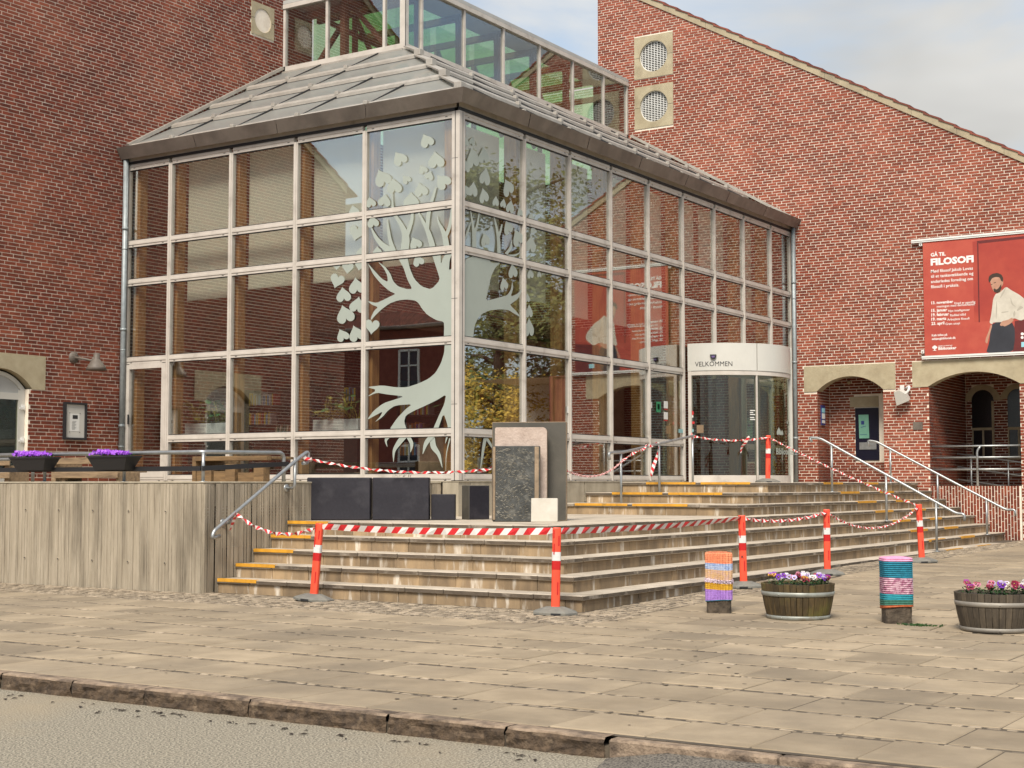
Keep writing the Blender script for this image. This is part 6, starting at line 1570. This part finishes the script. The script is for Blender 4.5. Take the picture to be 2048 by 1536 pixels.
mb.face([fB(*bp(x,y), BD+.0055) for x, y in ((266,1300),(278,1300),(278,1316),(295,1324),(248,1324),(266,1316))]); mb.build('tree_emblem', M_['textw'], sheet)
mb = MB(); 
for i, (x_, y_) in enumerate(((1232,1140),(1232,1180),(1262,1140))): mb.face([fB(*bp(x_+16*math.cos(q), y_+16*math.sin(q)), BD+.004) for q in [2*math.pi*i_/12 for i_ in range(12)]][::-1])
mb.build('ring_emblem', M_['textw'], sheet)
mb = MB(); mb.prism([bp(1222,1285),bp(1300,1280),bp(1300,1225),bp(1222,1230)], BD+.004, BD+.0045, 0, fB); mb.build('sponsor_box', M_['cyan'], sheet)
for z0, z1, u0 in ((bz1+.005, bz1+.075, 2.79), (bz0-.075, bz0-.005, 2.975)):
    mb = MB(); mb.prism([(u0,z0),(bx1+.1,z0),(bx1+.1,z1),(u0,z1)], BD-.03, BD+.02, 0, fB); mb.prism([(u0,z0+.022),(bx1+.1,z0+.022),(bx1+.1,z0+.032),(u0,z0+.032)], BD+.02, BD+.022, 1, fB); mb.build('rail', [M_['white'], M_['iron']], bn)
for z in (bz1-.03, bz0+.09):
    mb = MB(); mb.prism([(2.955,z-.035),(3.02,z-.035),(3.02,z+.035),(2.955,z+.035)], .0, BD, 0, fB); mb.prism([(2.975,z-.02),(3.0,z-.02),(3.0,z+.005),(2.975,z+.005)], BD+.0005, BD+.004, 1, fB); mb.build('clip', [M_['white'], M_['iron']], bn)

# ------------------------------------------------------------------ inside the pavilion: bookcases, books, planters
BOOKC = [('orange',(.62,.22,.04)),('yellow',(.66,.46,.05)),('pale blue',(.20,.36,.55)),('white',(.62,.60,.55)),('purple',(.20,.10,.28)),('red',(.42,.05,.04)),('green',(.06,.20,.12)),('black',(.03,.03,.035)),('pink',(.60,.28,.36)),('grey',(.30,.30,.30)),('cream',(.58,.50,.36)),('brown',(.22,.11,.06))]
for n_, c in BOOKC: M_['book_'+n_] = mat('book_cover_'+n_.replace(' ', '_'), c, tuple(x*.8 for x in c), .6, 40)
def bookcase(x0, x1, y, z0, levels, lab):
    t = thing('bookcase', lab, 'bookcase', ((x0+x1)/2, y, z0)); d = .28
    for z in levels:
        mb = MB(); mb.box(x0+.02, x1-.02, y, y+d, z-.022, z); mb.build('shelf', M_['shelf'], t)
    for x in (x0, x1-.02):
        mb = MB(); mb.box(x, x+.02, y, y+d, z0, levels[-1]+.3); mb.build('side_panel', M_['shelf'], t)
    mb = MB(); mb.box(x0+.02, x1-.02, y+d-.012, y+d, z0, levels[-1]+.3); mb.build('back_panel', M_['shelf'], t); return t
BN = [0]; used_labels = set()
def books(x0, x1, y, z, cols, where, hmin=.17, hmax=.23, lean=0):
    allc = [c for c, _ in BOOKC]
    for attempt in range(60):
        x = x0; row_ = []; pal = cols+R.sample(allc, max(2, 7-len(cols)))
        while x < x1:
            w_ = R.uniform(.024,.042); nm = R.choice([c for c in pal if not row_ or c != row_[-1][1]]); row_.append((x, nm, w_, R.uniform(hmin, hmax))); x += w_+(.012 if lean else 0)
        labs_ = []
        for i, (x, nm, w_, h) in enumerate(row_):
            size = 'tall' if h > hmin+.66*(hmax-hmin) else 'short' if h < hmin+.33*(hmax-hmin) else 'mid-height'
            a = row_[i-1][1] if i else None; b = row_[i+1][1] if i+1 < len(row_) else None
            labs_.append(f'{size} {nm} book at the left end {where}' if not a else f'{size} {nm} book at the right end {where}' if not b else f'{size} {nm} book between {a} and {b} ones {where}')
        if len(set(labs_)) == len(labs_) and not used_labels & set(labs_): break
    used_labels.update(labs_)
    for (x, nm, w_, h), lab in zip(row_, labs_):
        mb = MB(); mb.bbox(0, w_-.003, .0, .17, 0, h, .002)
        if BN[0] % 3 == 0: mb.box(.003, w_-.006, -.0006, 0, h*.7, h*.76)
        o = mb.build('book', M_['book_'+nm]); o.location = (x, y+R.uniform(.0,.02), z+.001)
        if lean: o.rotation_euler = (0, rad(R.uniform(4, lean)), 0)
        tag(o, lab, 'book', 'books '+where); BN[0] += 1
bookcase(-6.25, -4.75, 2.0, FL, [1.72, 2.06, 2.49, 2.84], 'black bookcase behind the second and third panes of the left glass front')
books(-6.13, -5.55, 2.02, 2.84, ['yellow','white','white','grey','pale blue','yellow'], 'on top of far left bookcase')
books(-6.13, -5.60, 2.02, 2.49, ['orange','pale blue','red','yellow','brown'], 'midway in far left bookcase')
books(-5.50, -5.06, 2.02, 2.27, ['green','cream','grey','white','green'], 'leaning in far left bookcase', lean=14)
mb = MB(); mb.box(-5.52, -4.78, 1.99, 2.27, 2.25, 2.272); tag(mb.build('display_ledge', M_['shelf']), 'narrow black ledge holding leaning books in the far left bookcase', 'shelf')
bookcase(-4.62, -3.35, 2.0, FL, [1.62, 1.86, 2.25, 2.55, 2.86], 'black bookcase behind the fourth pane of the left glass front')
books(-4.50, -3.42, 2.02, 1.86, ['orange','purple','cream','pale blue','black','white','pink','purple','brown','green','red'], 'on low shelf behind fourth pane')
books(-3.88, -3.62, 2.02, 2.86, ['pale blue','pale blue','yellow','yellow'], 'on top shelf behind fourth pane', .20, .24)
books(-3.75, -3.40, 2.02, 2.25, ['grey','brown','white','grey'], 'on upper shelf behind fourth pane')
books(-4.48, -3.5, 2.02, 2.55-.42, ['cream','yellow','white'], 'on narrow ledge behind fourth pane', .08, .10)
bookcase(-3.0, -1.55, 2.4, FL, [1.62, 1.90, 2.25, 2.60, 2.92], 'black bookcase behind the tree roots on the corner pane')
books(-2.95, -2.25, 2.42, 1.90, ['orange','yellow','white','pale blue','brown','black','purple'], 'on low shelf behind tree roots')
books(-2.95, -2.45, 2.42, 2.25, ['white','brown','grey','orange','cream'], 'on second shelf behind tree roots')
books(-2.95, -2.35, 2.42, 2.60, ['white','red','grey','cream'], 'on upper shelf behind tree roots')
def planter_box(x0, x1, y, z0, z1, lab, lab2, seed):
    t = thing('planter_box', lab, 'planter', ((x0+x1)/2, y, z0), 'white planter boxes behind the glass'); mb = MB(); mb.bbox(x0, x1, y, y+.30, z0, z1, .006); mb.build('box', M_['pwhite'], t)
    mb = MB(); mb.box(x0+.015, x1-.015, y+.015, y+.285, z1-.001, z1+.004); mb.build('soil', M_['soil'], t)
    mb = MB(); mb.box(x0+.05, x1-.05, y+.05, y+.25, FL, z0-.002); tag(mb.build('planter_stand', M_['shelf']), 'dark stand under '+lab, 'stand')
    rr = random.Random(seed); n = 5
    for k in range(n):
        x = x0+.12+(x1-x0-.24)*k/(n-1); pl_ = thing('broadleaf_plant', ('first','second','middle','fourth','last')[k]+' of the '+lab2[0 if k < 2 else 1], 'plant', (x, y+.15, z1), 'plants in the white boxes'); mb = MB(); st_m = MB()
        for q in range(13):
            a = rr.uniform(0, 6.28); e = rr.uniform(.35,1.35); l_ = rr.uniform(.22,.46); d = Vector((math.cos(a)*math.cos(e), math.sin(a)*math.cos(e), math.sin(e))); p0 = Vector((x+rr.uniform(-.03,.03), y+.15+rr.uniform(-.05,.05), z1)); p1 = p0+d*l_; st_m.tube([p0, p1], .004, 5)
            o = (d+Vector((0,0,-.8))).normalized(); s_ = o.cross(Vector((0,0,1))).normalized(); ll = rr.uniform(.11,.19); ww = ll*.36
            pts = [p1, p1+o*ll*.3+s_*ww, p1+o*ll*.7+s_*ww*.8, p1+o*ll, p1+o*ll*.7-s_*ww*.8, p1+o*ll*.3-s_*ww]
            mb.face([pts[0],pts[1],pts[2],pts[3]]); mb.face([pts[0],pts[3],pts[4],pts[5]])
        mb.build('foliage', M_['fol4'] if k < 2 else M_['fol3'], pl_); st_m.build('stems', M_['fol4'], pl_)
planter_box(-6.63, -5.60, .9, 2.26, 2.48, 'long white planter box behind the second pane from the left wing', ['plants in the left white box, yellowing', 'plants in the left white box, green and leafy'], 3)
planter_box(-3.63, -2.66, .9, 2.26, 2.48, 'long white planter box behind the fourth pane left of the tree roots', ['plants in the white box by the tree roots, yellowing', 'plants in the white box by the tree roots, green'], 4)
ip = thing('indoor_plant', 'large dark green leafy plant behind the first pane right of the corner', 'plant', (-1.2, 2.1, FL))
mb = MB(); mb.lathe([(.16,FL),(.20,FL+.4),(.21,FL+.42),(.18,FL+.42)], 20, (-1.2,2.1,0)); mb.build('pot', M_['pwhite'], ip)
mb = MB(); rr = random.Random(8)
for q in range(260):
    a = rr.uniform(0,6.28); r = rr.uniform(.05,.62); z = 2.15+rr.uniform(0,1.15); o = Vector((math.cos(a), math.sin(a), rr.uniform(-.7,.3))).normalized(); p1 = Vector((-1.2+r*math.cos(a), 2.1+r*math.sin(a), z)); s_ = o.cross(Vector((0,0,1))).normalized(); ll = rr.uniform(.12,.24); ww = ll*.25
    mb.face([p1, p1+o*ll*.5+s_*ww, p1+o*ll, p1+o*ll*.5-s_*ww])
mb.build('foliage', M_['fol3'], ip)
mb = MB()
for q in range(7): mb.tube([(-1.2,2.1,FL+.4),(-1.2+rr.uniform(-.3,.3),2.1+rr.uniform(-.3,.3),2.9)], .012, 6)
mb.build('stems', M_['fol4'], ip)
dk = thing('reading_desk', 'low counter with an orange-yellow edge behind the tree roots', 'desk', (-1.3, 1.5, FL))
mb = MB(); mb.box(-1.75, -.85, 1.3, 1.8, 2.22, 2.25); mb.build('desk_top', M_['yellow'], dk)
mb = MB(); mb.box(-1.73, -.87, 1.33, 1.78, FL, 2.218); mb.build('desk_body', M_['slabedge'], dk)
lt = thing('wall_brick_room', 'dark partition wall deep inside the glass pavilion', 'partition', (-5, 9, FL)) if False else None
mb = MB(); mb.box(-7.2, -3.6, 7.0, 7.1, FL, 4.4); mb.box(-3.7, -3.6, 7.1, 12.9, FL, 4.4); tag(mb.build('inner_partition', M_['hbrick']), kind='structure')

# ------------------------------------------------------------------ across the street: house and trees, seen mirrored in the glass
hs = thing('brick_house', 'red brick house with tiled roof across the street, mirrored in the corner panes', 'house', (-24, -28, 0))
HX0, HX1, HY = -40.0, -16.6, -24.0
M_['hb'] = M_['hbrick']
mb = MB(); mb.box(HX0, HX1, HY-8, HY, -.3, 7.0); mb.build('wall', M_['hbrick'], hs)
mb = MB()
for i in range(26):
    f0, f1 = i/26, (i+1)/26
    y0, y1 = HY+.35-f0*4.4, HY+.35-f1*4.4; z0, z1 = 7.0+f0*3.4, 7.0+f1*3.4
    n = 90
    for k in range(n):
        xa, xb = HX0-.3+(HX1-HX0+.6)*k/n, HX0-.3+(HX1-HX0+.6)*(k+1)/n; xm = (xa+xb)/2
        mb.face([(xa,y0,z0+.02),(xm,y0,z0+.07),(xm,y1,z1+.07),(xa,y1,z1+.02)]); mb.face([(xm,y0,z0+.07),(xb,y0,z0+.02),(xb,y1,z1+.02),(xm,y1,z1+.07)])
mb.mesh([(HX0,HY,7.0),(HX0,HY-8,7.0),(HX0,HY-4,10.4)], [(0,1,2)]); mb.mesh([(HX1,HY,7.0),(HX1,HY-4,10.4),(HX1,HY-8,7.0)], [(0,1,2)])
mb.face([(HX0-.3,HY-4.05,10.4),(HX1+.3,HY-4.05,10.4),(HX1+.3,HY-8.3,6.9),(HX0-.3,HY-8.3,6.9)]); mb.build('roof', M_['tile'], hs)
mb = MB(); mb.tube([(HX0-.3,HY+.42,6.98),(HX1+.3,HY+.42,6.98)], .07, 10); mb.build('gutter', M_['zinc'], hs)
mb = MB(); mb.box(HX0-.02, HX1+.02, HY, HY+.10, 6.55, 6.72); mb.box(HX0-.02, HX1+.02, HY, HY+.16, 6.72, 6.9)
for k in range(110): mb.box(HX0+.21*k, HX0+.21*k+.1, HY+.0, HY+.09, 6.40, 6.55)
mb.build('brick_cornice', M_['tile'], hs)
for x in (-36.2,-32.0,-27.8,-23.4,-18.95):
    for z in (1.2, 4.6):
        mb = MB(); w_ = .42; h = 1.58
        mb.box(x-w_-.08, x+w_+.08, HY, HY+.05, z-.1, z-.02)
        for a in ((x-w_-.06,x-w_+.02,z,z+h),(x+w_-.02,x+w_+.06,z,z+h),(x-w_,x+w_,z+h-.06,z+h+.02),(x-.03,x+.03,z,z+h),(x-w_,x+w_,z+h*.62,z+h*.62+.05),(x-w_,x+w_,z,z+.05)): mb.box(a[0],a[1],HY+.002,HY+.06,a[2],a[3])
        wn = mb.build('window', M_['white'], hs)
        mb = MB(); mb.box(x-w_+.02,x+w_-.02,HY+.0,HY+.02,z,z+h-.05); mb.build('pane', M_['navy'], wn)
mb = MB(); mb.box(-30.4,-29.7,HY-4.6,HY-3.9,9.8,11.5); mb.build('chimney', M_['hbrick'], hs)
def tree(x, y, h, cr_, lab, fol, n, seed, z0=0, trunk=True, leaf=.16, squash=1.0, group='trees beyond the right wing'):
    rr = random.Random(seed); t = thing('leafy_tree' if trunk else 'golden_shrub', lab, 'tree' if trunk else 'shrub', (x, y, z0), group)
    mb = MB(); tips = []
    mb.tube([(x,y,z0-.2),(x+rr.uniform(-.1,.1),y,z0+h*.25),(x+rr.uniform(-.3,.3),y+rr.uniform(-.3,.3),z0+h*.6),(x,y,z0+h*.9)], [h*.022,h*.018,h*.012,h*.004], 10)
    for i in range(16):
        f = rr.uniform(.12 if not trunk else .22,.85); a = rr.uniform(0,6.28); l_ = cr_*rr.uniform(.6,1.0)*(1-abs(f-.5)*.8); p0 = Vector((x,y,z0+h*f)); p1 = p0+Vector((math.cos(a)*l_, math.sin(a)*l_, l_*rr.uniform(.1,.6))); mb.tube([p0, p0.lerp(p1,.5)+Vector((0,0,.15)), p1], [h*.008,h*.005,h*.002], 6); tips += [p1, p0.lerp(p1,.6), p0.lerp(p1,.35)]
    mb.build('trunk', M_['trunk'], t)
    m2 = MB()
    cl = []
    for p in tips: cl += [(p+Vector((rr.gauss(0,.35), rr.gauss(0,.35), rr.gauss(0,.3)))*1, cr_*rr.uniform(.13,.26)) for _ in range(4)]
    for i in range(n):
        c, r = cl[rr.randrange(len(cl))]; q = Vector((rr.gauss(0,1), rr.gauss(0,1), rr.gauss(0,.8))).normalized()*r*rr.random()**.4; p = c+q
        d = Vector((rr.gauss(0,1), rr.gauss(0,1), rr.gauss(-.3,.7))).normalized(); s_ = d.orthogonal().normalized()*leaf*.28; l_ = leaf*rr.uniform(.6,1.3)
        m2.face([p, p+d*l_*.5+s_, p+d*l_, p+d*l_*.5-s_])
    m2.build('crown', fol, t, kind='stuff')
tree(9.6, 19.5, 11.5, 3.2, 'tall loose-leaved tree beyond the end of the right wing, nearer the wall', M_['fol1'], 9000, 1, leaf=.22)
tree(14.5, 23.5, 13.5, 3.6, 'tall loose-leaved tree farther beyond the end of the right wing', M_['fol1'], 10000, 2, leaf=.22)
tree(10.6, 17.0, 4.6, 1.9, 'golden-leaved shrub mirrored low in the panes right of the corner', M_['fol2'], 6000, 3, trunk=False, leaf=.14)
tree(13.3, 20.5, 5.2, 2.1, 'second golden-leaved shrub behind the first one', M_['fol2'], 6000, 4, trunk=False, leaf=.14)
tree(7.9, 16.4, 4.0, 1.4, 'small golden-leaved shrub close to the end wall of the right wing', M_['fol2'], 4500, 5, trunk=False, leaf=.13)
mb = MB(); mb.box(6.5, 60, 14.5, 60, -.1, .2); tag(mb.build('lawn', M_['leaf']), kind='structure')
